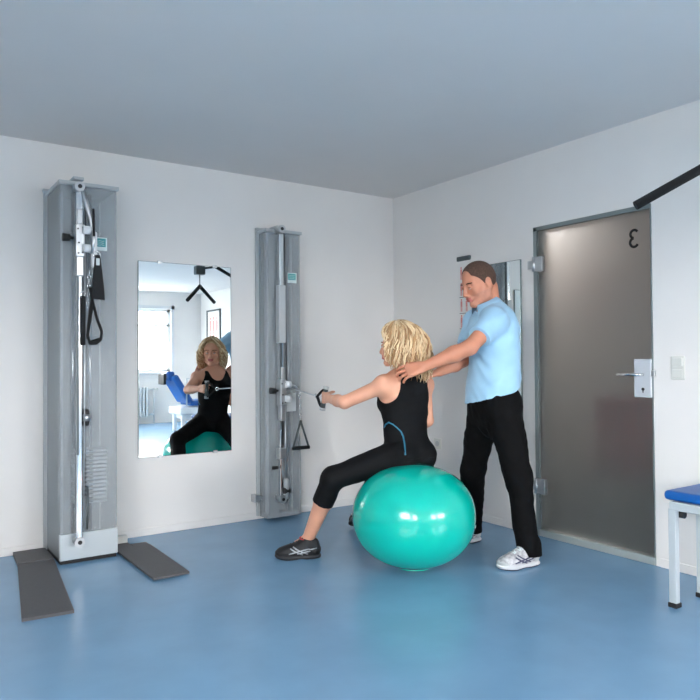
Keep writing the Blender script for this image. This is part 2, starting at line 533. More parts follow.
# ------------------------------------------------------------------ cable machines on the back wall
def cable_machine(x0, x1, yf, z0, ztop, xr, yr, rz0, rz1, carr_z, label, side, base, stack):
    root = empty('cable_machine', ((x0 + x1) / 2, 0, 0), 0, label, 'exercise machine', 'wall cable machines')
    # back panel with two folded rails
    b = MB().box((x0 - .02, -.022, z0), (x1 - .01, -.002, ztop), .002)
    b.box((x0 + .02, -.05, z0), (x0 + .05, -.022, ztop)).box((x1 - .07, -.05, z0), (x1 - .04, -.022, ztop))
    b.build('back_panel', MT['grey_metal'], root)
    # clear cover: front and both cheeks as one folded sheet
    t = .005
    cz0 = .026 if base else z0
    c = MB()
    o = [(x0, -.03), (x0, yf + .012), (x0 + .004, yf + .004), (x0 + .012, yf), (x1 - .012, yf), (x1 - .004, yf + .004), (x1, yf + .012), (x1, -.03),
         (x1 - t, -.03), (x1 - t, yf + .014), (x1 - .014, yf + t), (x0 + .014, yf + t), (x0 + t, yf + .014), (x0 + t, -.03)]
    vs0 = [c.bm.verts.new((p[0], p[1], cz0)) for p in o]
    vs1 = [c.bm.verts.new((p[0], p[1], ztop - .03)) for p in o]
    n = len(o)
    for i in range(n):
        c.bm.faces.new((vs0[i], vs0[(i + 1) % n], vs1[(i + 1) % n], vs1[i]))
    for vs in (vs0, vs1):
        for q in ((0, 1, 12, 13), (1, 2, 3, 11, 12), (3, 4, 10, 11), (4, 5, 6, 9, 10), (6, 7, 8, 9)):
            c.bm.faces.new([vs[k] for k in q])
    c.build('cover', MT['cover'], root)
    # top plate and bracket arms
    tp = MB().box((x0 - .01, yf - .01, ztop - .028), (x1 + .01, -.002, ztop - .006), .003)
    tp.box((xr - .03, yr - .0, ztop - .006), (xr + .03, -.002, ztop + .012), .003)
    tp.box((x0 - .03, -.05, ztop - .006), (xr, -.02, ztop + .012), .003)
    tp.build('top_plate', MT['grey_metal'], root)
    if base:
        MB().box((x0 - .002, yf - .006, .022), (x1 + .002, yf + .022, base), .004).build('base_plate', MT['light_metal'], root)
        MB().box((x0 + .005, yf + .006, 0), (x1 - .005, -.01, .022)).build('plinth', MT['rubber'], root)
    else:
        bb = MB().box((x0 - .055, -.06, .15), (xr, -.035, .175), .003).box((x0 - .06, -.075, .135), (x0 - .03, -.002, .19), .003)
        bb.build('lower_bracket', MT['steel'], root)
        MB().box((x0 + .01, yf + .02, .02), (x1 - .01, -.03, .05), .003).build('bottom_plate', MT['grey_metal'], root)
        MB().box((x0 + .02, yf + .006, z0), (x0 + .10, yf + .012, ztop - .05)).build('inner_strip', MT['grey_metal'], root)
    # guide rods inside
    for x in (x0 + .11, x0 + .21):
        MB().cyl((x, (yf - .03) / 2, cz0 + .0), (x, (yf - .03) / 2, ztop - .03), .011).build('guide_rod', MT['chrome'], root)
    MB().box((x0 + .028, yf * .5 - .02, cz0), (x0 + .055, yf * .5 + .02, ztop - .03), .004).build('side_channel', MT['white_metal'], root)
    # swing rail in front
    rail = MB().box((xr - .017, yr - .02, rz0 + .02), (xr + .017, yr + .02, rz1 - .03), .006)
    rl = rail.build('swing_rail', MT['chrome'], root)
    m = MB().box((xr - .0175, yr - .0215, rz0 + .5), (xr - .004, yr - .0195, rz1 - .45))
    m.build('rail_slot', MT['dark_metal'], rl)
    # pivots joining rail to machine top and bottom
    for z, s in ((rz1, 1), (rz0, -1)):
        p = MB().cyl((xr, yr - .03, z), (xr, yr + .03, z), .028, 24)
        p.box((xr - .016, yr + .02, z - .018), (xr + .016, yf + .01, z + .018), .003)
        pv = p.build('pivot', MT['steel'], root)
        MB().cyl((xr, yr - .034, z), (xr, yr - .029, z), .012).build('bolt', MT['ink'], pv)
    for k, z in enumerate((carr_z,)):
        q = MB().box((xr - .024, yr - .04, z - .11), (xr + .026, yr + .028, z + .08), .006).box((xr - .018, yr - .034, z - .22), (xr + .02, yr + .02, z - .10), .005).box((xr - .014, yr - .03, z + .08), (xr + .016, yr + .02, z + .17), .005)
        cr = q.build('carriage', MT['steel'], root)
        MB().cyl((xr + side * .03, yr - .01, z + .0), (xr + side * .055, yr - .01, z), .008).cyl((xr + side * .052, yr - .01, z), (xr + side * .092, yr - .01, z), .022, 16, .024).build('knob', MT['rubber'], cr)
        for dz in (.045, -.06):
            w = MB().cyl((xr + .012, yr - .05, z + dz), (xr + .05, yr - .05, z + dz), .024, 20)
            w.cyl((xr + .049, yr - .05, z + dz), (xr + .056, yr - .05, z + dz), .009, 12)
            w.build('pulley', MT['white_metal'], cr)
        for dx, dz in ((-.015, .05), (.015, .06), (-.01, -.03), (.012, -.085), (-.012, -.09)):
            MB().cyl((xr + dx, yr - .049, z + dz), (xr + dx, yr - .044, z + dz), .005, 10).build('screw', MT['ink'], cr)
    # cables down the rail
    MB().tube([(xr + .035, yr - .02, carr_z + .02), (xr + .034, yr - .015, (carr_z + rz1) / 2), (xr + .03, yr - .005, rz1 - .03)], .0035, 8).build('cable', MT['ink'], root)
    MB().tube([(xr + .032, yr - .01, carr_z - .05), (xr + .03, yr - .01, (carr_z + rz0) / 2), (xr + .025, yr - .005, rz0 + .06)], .0035, 8).build('cable', MT['cable'], root)
    if stack:
        # weight stack behind the cover
        zb = .335
        for i in range(14):
            z = zb + i * .0232
            wp = MB().box((x0 + .085, yf + .010, z), (x0 + .27, yf + .13, z + .0135), .002).build('weight_plate', MT['white_metal'], root)
            MB().box((x0 + .10, yf + .0085, z + .004), (x0 + .145, yf + .0102, z + .0135)).box((x0 + .165, yf + .0085, z + .005), (x0 + .185, yf + .0102, z + .0115)).build('plate_number', MT['ink'], wp)
        MB().box((x0 + .10, yf + .06, .69), (x0 + .17, yf + .16, .72), .003).build('stack_head', MT['grey_metal'], root)
        h = MB().box((x0 + .115, yf - .05, .795), (x0 + .155, yf - .01, .895), .015)
        lp = h.build('lower_pulley_housing', MT['rubber'], root)
        MB().cyl((x0 + .118, yf - .052, .845), (x0 + .152, yf - .052, .845), .02).build('wheel', MT['steel'], lp)
        m = MB()
        for i in range(9):
            m.cyl((xr + .034, yr - .02, .40 + i * .025), (xr + .034, yr + .005, .40 + i * .025), .004, 8)
        m.build('selector_pegs', MT['ink'], root)
        MB().tube([(xr + .05, yr + .01, .45), (xr + .05, yr + .0, .3), (xr + .045, yr + .0, .2)], .007, 8).build('pull_cord', MT['dark_metal'], root)
    # maker's sticker: white card, teal bands with light wave strokes
    if side:
        lx0, lx1, lz0, lz1 = (x1 - .135, x1 - .06, ztop - .40, ztop - .322) if stack else (x1 - .11, x1 - .035, ztop - .395, ztop - .32)
        st_ = MB().box((lx0, yf - .003, lz0), (lx1, yf - .0003, lz1)).build('sticker', MT['label'], root)
        MB().box((lx0 + .003, yf - .004, lz0 + .022), (lx1 - .008, yf - .003, lz1 - .006)).build('sticker_band', MT['teal'], st_)
        m = MB()
        for i in range(3):
            zz = lz0 + .033 + i * .012
            m.tube([(lx0 + .01 + j * .008, yf - .0042, zz + .003 * math.sin(j * 1.9 + i)) for j in range(7)], .0014, 6)
        m.build('sticker_marks', MT['label'], st_)
    return root


m1 = cable_machine(-2.755, -2.43, -.395, .02, 2.235, -2.664, -.45, .135, 2.185, 1.885,
                   'left tall grey wall-mounted cable machine with weight stack and black straps', -1, .172, True)
m2 = cable_machine(-1.290, -1.005, -.15, .025, 2.145, -1.205, -.205, .17, 2.13, .955,
                   'right wall-mounted cable machine between the large mirror and the seated woman', -1, None, False)
# extras that only the right machine shows: a sleeve on the upper rail, lower stop and pulley
MB().box((-1.232, -.235, 1.30), (-1.178, -.182, 1.72), .004).build('rail_sleeve', MT['grey_metal'], m2)
MB().box((-1.235, -.238, .46), (-1.180, -.18, .54), .006).build('rail_stop', MT['steel'], m2)
pu_ = MB().box((-1.19, -.25, .17), (-1.16, -.21, .32), .012).build('lower_pulley_housing', MT['steel'], m2)
MB().cyl((-1.195, -.23, .23), (-1.155, -.23, .23), .022).build('wheel', MT['rubber'], pu_)
MB().cyl((-1.238, -.21, .40), (-1.28, -.21, .40), .012).build('stop_knob', MT['rubber'], m2)
MB().box((-1.165, -.215, .80), (-1.085, -.2, .93), .004).build('hook_plate', MT['grey_metal'], m2)
MB().tube([(-1.185, -.235, 1.0), (-1.12, -.26, .985), (-1.075, -.235, .955)], .009, 10).build('hook_arm', MT['steel'], m2)
# extra catch levers on the left machine
MB().tube([(-2.65, -.46, 2.17), (-2.625, -.475, 2.08), (-2.60, -.47, 1.99), (-2.585, -.475, 1.88), (-2.60, -.48, 1.80)], [.012, .016, .014, .018, .012], 10).build('pulley_arm', MT['steel'], m1)
MB().box((-2.60, -.49, 1.72), (-2.568, -.455, 1.93), .01).build('pulley_block', MT['white_metal'], m1)
MB().tube([(-2.592, -.49, 2.06), (-2.59, -.495, 1.9)], .007, 8).build('cable', MT['ink'], m1)


def chain(mb, a, b, n, r=.010):
    a, b = Vector(a), Vector(b)
    for i in range(n):
        p = a.lerp(b, (i + .5) / n)
        ln = (b - a).length / n * .62
        d = (b - a).normalized()
        s = Vector((1, 0, 0)) if i % 2 else Vector((0, 1, 0))
        s = (s - d * s.dot(d)).normalized()
        mb.tube([p + d * ln * math.cos(t) + s * r * .62 * math.sin(t) for t in [k * math.pi / 5 for k in range(10)]], .0022, 6, closed=True)
    return mb


# chain on the left machine and its two hanging straps
chain(MB(), (-2.61, -.475, 1.70), (-2.622, -.475, 1.47), 9, .012).build('chain', MT['chrome'], m1)
st1 = empty('cuff_strap', (-2.55, -.49, 1.53), 0, 'wide black padded cuff strap hanging on the left cable machine', 'strap')
m = MB()
m.poly([(-2.585, -.48, 1.79), (-2.56, -.48, 1.79), (-2.548, -.48, 1.70), (-2.535, -.48, 1.58), (-2.533, -.48, 1.53), (-2.60, -.48, 1.535), (-2.602, -.48, 1.60), (-2.59, -.48, 1.70)], (0, -.03, 0))
m.build('cuff_pad', MT['webbing'], st1)
MB().tube([(-2.573 + .018 * math.cos(t), -.495, 1.79 + .022 * math.sin(t)) for t in [k * math.pi / 6 for k in range(12)]], .004, 8, closed=True).build('ring', MT['chrome'], st1)
MB().box((-2.582, -.514, 1.73), (-2.563, -.509, 1.77), .001).build('buckle', MT['label'], st1)
st2 = empty('loop_handle', (-2.60, -.49, 1.27), 0, 'black webbing loop handle hanging below the cuff strap on the left machine', 'handle')
m = MB()
m.tube([(-2.615, -.50, 1.60), (-2.60, -.50, 1.52), (-2.575, -.50, 1.42), (-2.548, -.50, 1.345), (-2.553, -.50, 1.30), (-2.58, -.50, 1.275), (-2.615, -.50, 1.275), (-2.628, -.50, 1.32), (-2.618, -.50, 1.42), (-2.605, -.50, 1.52)], .0085, 8, flat=1.6)
m.tube([(-2.60, -.507, 1.50), (-2.615, -.507, 1.40), (-2.632, -.507, 1.30)], .006, 8, flat=1.6)
m.build('webbing', MT['webbing'], st2)
MB().cyl((-2.615, -.50, 1.278), (-2.555, -.50, 1.30), .013, 14).build('grip', MT['foam'], st2)
st3 = empty('hanging_strap', (-2.648, -.49, 1.27), 0, 'thin straight black strap hanging against the chrome rail of left machine', 'strap')
MB().box((-2.66, -.49, 1.265), (-2.635, -.478, 1.55), .004).build('webbing', MT['webbing'], st3)
MB().tube([(-2.648 + .012 * math.cos(t), -.484, 1.56 + .015 * math.sin(t)) for t in [k * math.pi / 6 for k in range(12)]], .003, 8, closed=True).build('ring', MT['chrome'], st3)

# foot boards on the floor either side of the left machine
fb = empty('foot_board', (-2.92, -.6, 0), 0, 'dark grey floor board running towards the camera left of the left machine', 'board', 'floor boards of the left cable machine')
MB().poly([(-2.96, -.285, .0), (-3.085, -1.22, .0), (-2.865, -1.24, .0), (-2.765, -.285, .0)], (0, 0, .014)).build('standing_plate', MT['board'], fb)
MB().poly([(-2.945, -.012, .0), (-2.96, -.28, .0), (-2.765, -.28, .0), (-2.765, -.012, .0)], (0, 0, .022)).build('fixing_plate', MT['board'], fb)
fb = empty('foot_board', (-2.31, -.6, 0), 0, 'dark grey floor board lying below the mirror, right of the left machine', 'board', 'floor boards of the left cable machine')
MB().poly([(-2.415, -.30, .006), (-2.41, -1.0, .006), (-2.21, -.995, .006), (-2.20, -.30, .006)], (0, 0, .012)).build('standing_plate', MT['board'], fb)
MB().box((-2.415, -.30, 0), (-2.30, -.17, .016), .003).box((-2.30, -.295, 0), (-2.2, -.22, .016), .003).build('fixing_plate', MT['board'], fb)
MB().box((-2.425, -.165, 0), (-2.30, -.125, .058), .004).build('end_bracket', MT['plastic'], fb)

# triangle handle hanging by a chain from the right machine
th = empty('triangle_handle', (-1.05, -.22, .51), 0, 'dark triangular pull handle hanging on a chain from the right machine', 'handle')
tri = [(-1.052, -.225, .725), (-1.118, -.225, .53), (-.985, -.225, .53)]
m = MB()
for i in (0, 2):
    a, b = tri[i], tri[(i + 1) % 3]
    m.cyl(a, b, .0075, 10)
m.ball(tri[0], .011, 12)
m.build('frame', MT['dark_metal'], th)
MB().cyl((-1.122, -.225, .53), (-.981, -.225, .53), .0135, 16).build('grip', MT['foam'], th)
chain(MB(), (-1.052, -.225, .735), (-1.066, -.232, .945), 9, .013).build('chain', MT['chrome'], th)

# ------------------------------------------------------------------ treatment bench, right edge
bn = empty('treatment_bench', (-.3, -3.0, 0), 0, 'treatment bench with bright blue pad and grey legs at right edge', 'bench')
BX, BY = -.545, -2.755
MB().box((BX, BY - .52, .497), (-.03, BY, .542), .018, seg=3).build('pad', MT['blue_pad'], bn)
MB().box((BX - .008, BY - .48, .455), (-.05, BY - .035, .495), .004).build('frame', MT['light_metal'], bn)
for (x, y) in ((BX + .012, BY - .045), (BX + .012, BY - .46), (-.295, BY - .045), (-.295, BY - .46)):
    lg = MB().box((x - .017, y - .018, .02), (x + .015, y + .018, .46), .003).build('leg', MT['light_metal'], bn)
    MB().box((x - .024, y - .021, 0), (x + .024, y + .021, .022), .003).build('foot_cap', MT['rubber'], lg)
kn = MB().cyl((BX + .055, BY - .075, .43), (BX + .055, BY - .045, .43), .018, 16).build('height_knob', MT['rubber'], bn)
MB().tube([(BX + .055, BY - .06, .435), (BX + .10, BY - .06, .44), (BX + .135, BY - .06, .458)], .004, 8).build('release_lever', MT['steel'], kn)

# ------------------------------------------------------------------ sling device below the ceiling
sl = empty('sling_trainer', (-.5, -3.05, 2.2), 0, 'black V-shaped foam sling bar hanging from the ceiling, top right corner', 'sling bar')
L_, A_, R_ = (-.775, -2.782, 1.862), (-.525, -3.035, 2.055), (-.233, -3.30, 1.90)
MB().cyl(L_, A_, .021, 18).build('padded_arm', MT['foam'], sl)
MB().cyl(A_, R_, .021, 18).build('padded_arm', MT['foam'], sl)
MB().ball(A_, .024, 14).build('joint', MT['dark_metal'], sl)
MB().cyl((-.525, -3.035, 2.06), (-.525, -3.035, 2.20), .005, 8).build('rope', MT['webbing'], sl)
pb = MB().box((-.585, -3.08, 2.19), (-.47, -2.99, 2.29), .01).box((-.545, -3.05, 2.29), (-.505, -3.02, H)).build('pulley_box', MT['dark_metal'], sl)
MB().cyl((-.25, -3.2, 2.32), (-.045, -3.2, 2.22), .02, 14).cyl((-.25, -3.2, 2.32), (-.47, -3.05, 2.27), .012, 10).build('side_arm', MT['foam'], sl)

# ------------------------------------------------------------------ far end of the room (seen in the mirror)
rd = empty('radiator', (.0, YF + .1, .12), 0, 'white column radiator below the window, reflected in the left mirror', 'radiator')
for i in range(18):
    x = -.5 + i * .064
    MB().box((x, YF + .05, .14), (x + .045, YF + .15, .70), .018).build('section', MT['radiator'], rd)
MB().cyl((-.5, YF + .1, .66), (.75, YF + .1, .66), .016).cyl((-.5, YF + .1, .18), (.75, YF + .1, .18), .016).cyl((.75, YF + .1, .66), (.75, YF + .1, 0.0), .012).build('pipe', MT['radiator'], rd)
MB().cyl((.75, YF + .1, .66), (.83, YF + .1, .66), .024).build('valve', MT['plastic'], rd)

tcx, tcy = .70, -6.7
tc_ = empty('therapy_chair', (tcx, tcy, 0), 0, 'blue padded therapy chair on white base, reflected in the left mirror', 'chair')
R45 = Matrix.Rotation(math.radians(28), 3, 'Y')
MB().box((tcx - .20, tcy - .28, .30), (tcx + .5, tcy + .28, .42), .02).box((tcx - .1, tcy - .2, .22), (tcx + .4, tcy + .2, .30)).build('base', MT['white_metal'], tc_)
for (x, y) in ((-.12, .2), (-.12, -.2), (.42, .2), (.42, -.2)):
    MB().box((tcx + x - .03, tcy + y - .03, 0), (tcx + x + .03, tcy + y + .03, .3), .006).build('leg', MT['white_metal'], tc_)
MB().box((tcx + .0, tcy - .27, .44), (tcx + .52, tcy + .27, .53), .03, seg=3).build('seat', MT['blue_pad'], tc_)
rb = Matrix.Rotation(math.radians(-32), 3, 'Y')
MB().box((tcx - .20, tcy - .27, .46), (tcx - .09, tcy + .27, .99), .035, rot=rb, seg=3).build('backrest', MT['blue_pad'], tc_)
MB().box((tcx - .38, tcy - .15, .86), (tcx - .24, tcy + .15, 1.02), .035, seg=3).build('headrest', MT['blue_pad'], tc_)
MB().box((tcx - .43, tcy - .14, .80), (tcx - .385, tcy + .14, .98), .01).build('headrest_bracket', MT['rubber'], tc_)
MB().tube([(tcx - .1, tcy + .31, .45), (tcx - .1, tcy + .31, .9), (tcx + .2, tcy + .31, .92)], .014, 10).build('armrest', MT['steel'], tc_)

fp = empty('framed_chart', (XR2, -7.9, 1.45), 0, 'framed anatomical chart on the far right wall, reflected in the left mirror', 'picture')
MB().box((XR2 - .015, -8.22, 1.42), (XR2 - .004, -7.62, 2.17)).build('print', MT['paper'], fp)
m = MB()
for a, b, c, d in ((-8.24, -8.21, 1.40, 2.19), (-7.63, -7.60, 1.40, 2.19), (-8.24, -7.6, 1.40, 1.43), (-8.24, -7.6, 2.16, 2.19)):
    m.box((XR2 - .03, a, c), (XR2 - .002, b, d))
m.build('frame', MT['dark_metal'], fp)
m = MB()
for y in (-8.08, -7.92, -7.76):
    m.ball((XR2 - .016, y, 2.02), .03, 10, (.1, 1, 1)).box((XR2 - .017, y - .035, 1.78), (XR2 - .0155, y + .035, 1.98)).box((XR2 - .017, y - .03, 1.52), (XR2 - .0155, y - .006, 1.78)).box((XR2 - .017, y + .006, 1.52), (XR2 - .0155, y + .03, 1.78))
m.build('printed_figures', MT['red_ink'], fp)


# ================================================================== implicit bodies
class Field:
    """signed distance grid; shapes blend smoothly, then the zero level becomes a mesh"""

    def __init__(self, lo, hi, h):
        self.lo = np.array(lo, float)
        self.h = h
        self.n = np.ceil((np.array(hi) - self.lo) / h).astype(int) + 1
        self.f = np.full(self.n, 0.2, np.float32)

    def like(self):
        g = Field.__new__(Field)
        g.lo, g.h, g.n = self.lo, self.h, self.n
        g.f = np.full(self.n, 0.2, np.float32)
        return g

    def sub(self, lo, hi):
        a = np.clip(np.floor((np.array(lo) - self.lo) / self.h).astype(int), 0, self.n - 1)
        b = np.clip(np.ceil((np.array(hi) - self.lo) / self.h).astype(int) + 1, 1, self.n)
        sl_ = tuple(slice(i, j) for i, j in zip(a, b))
        ax = [self.lo[k] + self.h * np.arange(a[k], b[k]) for k in range(3)]
        X = np.stack(np.meshgrid(*ax, indexing='ij'), -1)
        return sl_, X

    def merge(self, sl_, d, k, op='add'):
        cur = self.f[sl_]
        if op == 'add':
            hh = np.maximum(k - np.abs(cur - d), 0) / k
            self.f[sl_] = np.minimum(cur, d) - hh * hh * k * .25
        elif op == 'cut':
            d = -d
            hh = np.maximum(k - np.abs(cur - d), 0) / k
            self.f[sl_] = np.maximum(cur, d) + hh * hh * k * .25

    def cone(self, a, b, r1, r2, k=.02, n=None, s=1.0, op='add', off=0.0):
        a, b = np.array(a, float), np.array(b, float)
        r1 += off
        r2 += off
        R = max(r1, r2) * 1.0 + k + .03
        sl_, X = self.sub(np.minimum(a, b) - R, np.maximum(a, b) + R)
        if X.size == 0:
            return
        ab = b - a
        P = X - a
        if n is not None:
            n = np.array(n, float)
            n /= np.linalg.norm(n)
            c = (P @ n)[..., None] * n
            P = P + c * (1 / s - 1)
            ab = ab + (ab @ n) * n * (1 / s - 1)
        L2 = max(ab @ ab, 1e-9)
        t = np.clip((P @ ab) / L2, 0, 1)
        d = np.linalg.norm(P - t[..., None] * ab, axis=-1) - (r1 + (r2 - r1) * t)
        if n is not None:
            d = d * (s ** .5)
        self.merge(sl_, d.astype(np.float32), k, op)

    def ell(self, c, rad, axes=None, k=.02, op='add', off=0.0):
        c = np.array(c, float)
        rad = np.array(rad, float) + off
        R = rad.max() + k + .03
        sl_, X = self.sub(c - R, c + R)
        if X.size == 0:
            return
        P = X - c
        if axes is not None:
            P = P @ np.array(axes, float).T
        k0 = np.linalg.norm(P / rad, axis=-1)
        k1 = np.linalg.norm(P / rad ** 2, axis=-1)
        d = k0 * (k0 - 1) / np.maximum(k1, 1e-6)
        self.merge(sl_, d.astype(np.float32), k, op)

    def plane(self, p, n, k=.004):
        """keep the side where (x-p).n < 0"""
        n = np.array(n, float)
        n /= np.linalg.norm(n)
        ax = [self.lo[i] + self.h * np.arange(self.n[i]) for i in range(3)]
        d = (ax[0][:, None, None] - p[0]) * n[0] + (ax[1][None, :, None] - p[1]) * n[1] + (ax[2][None, None, :] - p[2]) * n[2]
        self.f = np.maximum(self.f, d.astype(np.float32))

    def at(self, P):
        i = np.clip(((np.array(P) - self.lo) / self.h), 0, self.n - 1.001)
        a = i.astype(int)
        t = i - a
        f = self.f
        x, y, z = a
        c = f[x:x + 2, y:y + 2, z:z + 2]
        c = c[0] * (1 - t[0]) + c[1] * t[0]
        c = c[0] * (1 - t[1]) + c[1] * t[1]
        return c[0] * (1 - t[2]) + c[1] * t[2]

    def hit(self, P, D, maxd=.6, step=.002):
        P = np.array(P, float)
        D = np.array(D, float) / np.linalg.norm(D)
        t = 0
        while t < maxd:
            if self.at(P + D * t) < 0:
                return P + D * t
            t += step
        return None

    def mesh(self, smooth=1):
        f = self.f
        s = f < 0
        nx, ny, nz = f.shape
        cnt = np.zeros((nx - 1, ny - 1, nz - 1), np.int8)
        for dx in (0, 1):
            for dy in (0, 1):
                for dz in (0, 1):
                    cnt += s[dx:nx - 1 + dx, dy:ny - 1 + dy, dz:nz - 1 + dz]
        I = np.argwhere((cnt > 0) & (cnt < 8))
        idx = np.full(cnt.shape, -1, np.int32)
        idx[I[:, 0], I[:, 1], I[:, 2]] = np.arange(len(I))
        acc = np.zeros((len(I), 3))
        num = np.zeros(len(I))
        corners = [(dx, dy, dz) for dx in (0, 1) for dy in (0, 1) for dz in (0, 1)]
        for i, a in enumerate(corners):
            for b in corners[i + 1:]:
                if sum(abs(a[q] - b[q]) for q in range(3)) != 1:
                    continue
                fa = f[I[:, 0] + a[0], I[:, 1] + a[1], I[:, 2] + a[2]]
                fb = f[I[:, 0] + b[0], I[:, 1] + b[1], I[:, 2] + b[2]]
                m_ = (fa < 0) != (fb < 0)
                t = np.where(m_, fa / np.where(fa - fb == 0, 1, fa - fb), 0)
                p = np.array(a) + t[:, None] * (np.array(b) - np.array(a))
                acc[m_] += p[m_]
                num[m_] += 1
        V = (I + acc / np.maximum(num, 1)[:, None]) * self.h + self.lo
        Q = []
        for ax in range(3):
            sa = [slice(None)] * 3
            sb = [slice(None)] * 3
            sa[ax] = slice(0, -1)
            sb[ax] = slice(1, None)
            A, B = s[tuple(sa)], s[tuple(sb)]
            E_ = np.argwhere(A != B)
            u, v = (ax + 1) % 3, (ax + 2) % 3
            ok = (E_[:, u] > 0) & (E_[:, v] > 0) & (E_[:, u] < f.shape[u] - 1) & (E_[:, v] < f.shape[v] - 1)
            E_ = E_[ok]
            ids = []
            for du, dv in ((0, 0), (-1, 0), (-1, -1), (0, -1)):
                C = E_.copy()
                C[:, u] += du
                C[:, v] += dv
                ids.append(idx[C[:, 0], C[:, 1], C[:, 2]])
            q = np.stack(ids, 1)
            flip = ~A[E_[:, 0], E_[:, 1], E_[:, 2]]
            q[flip] = q[flip][:, ::-1]
            Q.append(q)
        Q = np.concatenate(Q)
        Q = Q[(Q >= 0).all(1)]
        for _ in range(smooth):
            sm = np.zeros_like(V)
            c = np.zeros(len(V))
            for a, b in ((0, 1), (1, 2), (2, 3), (3, 0)):
                np.add.at(sm, Q[:, a], V[Q[:, b]])
                np.add.at(c, Q[:, a], 1)
                np.add.at(sm, Q[:, b], V[Q[:, a]])
                np.add.at(c, Q[:, b], 1)
            V = V * .5 + .5 * sm / np.maximum(c, 1)[:, None]
        return V, Q


def vnormals(V, Q):
    n = np.cross(V[Q[:, 2]] - V[Q[:, 0]], V[Q[:, 3]] - V[Q[:, 1]])
    N = np.zeros_like(V)
    for k in range(4):
        np.add.at(N, Q[:, k], n)
    return N / np.maximum(np.linalg.norm(N, axis=1), 1e-9)[:, None]


def folds(V, Q, amp, sc, seed=0.0):
    N = vnormals(V, Q)
    out = V.copy()
    for i, (p, n) in enumerate(zip(V, N)):
        v = noise.noise(Vector((p[0] * sc[0] + seed, p[1] * sc[1], p[2] * sc[2] + 3 * noise.noise(Vector((p[0] * 4, p[1] * 4, seed))))))
        out[i] = p + n * amp * (v - .1)
    return out


def make_obj(name, V, Q, mats, parent=None, base=(0, 0, 0), zones=()):
    me = bpy.data.meshes.new(name)
    V = np.asarray(V) - np.array(base)
    me.vertices.add(len(V))
    me.vertices.foreach_set('co', V.astype(np.float32).ravel())
    me.loops.add(len(Q) * 4)
    me.loops.foreach_set('vertex_index', Q.astype(np.int32).ravel())
    me.polygons.add(len(Q))
    me.polygons.foreach_set('loop_start', np.arange(0, len(Q) * 4, 4, dtype=np.int32))
    me.polygons.foreach_set('use_smooth', np.ones(len(Q), bool))
    if not isinstance(mats, (list, tuple)):
        mats = [mats]
    for m_ in mats:
        me.materials.append(m_)
    me.update(calc_edges=True)
    if zones:
        C = V[Q].mean(1) + np.array(base)
        mi = np.zeros(len(Q), np.int32)
        for fn, slot in zones:
            mi[fn(C)] = slot
        me.polygons.foreach_set('material_index', mi)
    me.validate()
    o = bpy.data.objects.new(name, me)
    col.objects.link(o)
    if parent is not None:
        o.parent = parent
    return o


def nrm(v):
    v = np.array(v, float)
    return v / np.linalg.norm(v)


class Head:
    def __init__(self, C, f, s=1.0):
        self.C, self.f, self.s = np.array(C, float), nrm(f), s
        z = np.array([0, 0, 1.0])
        self.u = nrm(z - (z @ self.f) * self.f)
        self.l = np.cross(self.u, self.f)
        self.axes = np.array([self.f, self.l, self.u])

    def P(self, a, b, c):
        return self.C + (self.f * a + self.l * b + self.u * c) * self.s

    def add(self, F, male=False):
        s, P, A = self.s, self.P, self.axes
        e = lambda c, r, k=.015, op='add': F.ell(P(*c), np.array(r) * s, A, k * s, op)
        cn = lambda a, b, r1, r2, k=.012: F.cone(P(*a), P(*b), r1 * s, r2 * s, k * s)
        e((-.008, 0, .018), (.096, .076, .088))
        e((-.03, 0, .0), (.072, .072, .075))
        e((.035, 0, -.045), (.058, .056, .070), .02)
        jw = .058 if male else .050
        for q in (1, -1):
            cn((-.012, q * jw, -.045), (.01, q * (jw - .003), -.088), .020, .018, .02)
            cn((.01, q * (jw - .003), -.088), (.074, q * .014, -.114), .018, .017, .02)
            e((.062, q * .040, -.030), (.026, .026, .024), .018)
            cn((.082, q * .012, .014), (.068, q * .050, .010), .011 if male else .008, .009, .014)
            e((.103, q * .032, -.010), (.013, .016, .008), .012, 'cut')
            e((-.012, q * .078, -.022), (.019, .008, .032), .008)
            e((-.006, q * .083, -.020), (.009, .006, .016), .006, 'cut')
            e((.103, q * .012, -.050), (.010, .008, .008), .008)
        e((.083, 0, -.109), (.018, .020, .016), .015)
        cn((.090, 0, .004), (.113, 0, -.043), .008, .0115, .012)
        e((.090, 0, -.072), (.015, .027, .016), .014)
        cn((.098, -.018, -.070), (.098, .018, -.070), .0055, .0055, .004)
        cn((.103, -.008, -.0665), (.103, .008, -.0665), .005, .005, .004)
        cn((.099, -.016, -.082), (.099, .016, -.082), .0065, .0065, .004)

    def lips(self, C):
        d = (C - self.C) @ self.axes.T / self.s
        return (d[:, 0] > .088) & (np.abs(d[:, 1]) < .024) & (d[:, 2] < -.063) & (d[:, 2] > -.089)

    def details(self, base, parent, brow_mat, skin, lidz):
        B = np.array(base)
        for q in (1, -1):
            ey = MB().ball(self.P(.0825, q * .032, -.010) - B, .0118 * self.s, 16).build('eye', MT['eye_white'], parent, True)
            MB().ball(self.P(.0900, q * .032, -.012) - B, .0052 * self.s, 10).build('iris', MT['iris'], ey, True)
            lid = MB().tube([self.P(.083 + .0115 * math.cos(t), q * .032 +   .013 * math.sin(t), -.006 - .003 * abs(math.sin(t))) - B for t in [-1.1 + k * .22 for k in range(11)]], .0014 * self.s, 6)
            lid.build('eyelash', brow_mat, ey, True)
            MB().ball(self.P(.0822 + .0006, q * .032, -.010 + (lidz if lidz < .005 else .0028)) - B, (.0124 if lidz < .005 else .0130) * self.s, 16).build('eyelid', skin, parent, True)
            MB().tube([self.P(.0925 - .00 - abs(t) * .018 * (t * q > 0 and 1 or .25), q * .034 + t * .022, .011 + .004 * (1 - abs(t)) ) - B for t in [-1 + k * .25 for k in range(9)]], .0035 * self.s, 6).build('eyebrow', brow_mat, parent, True)


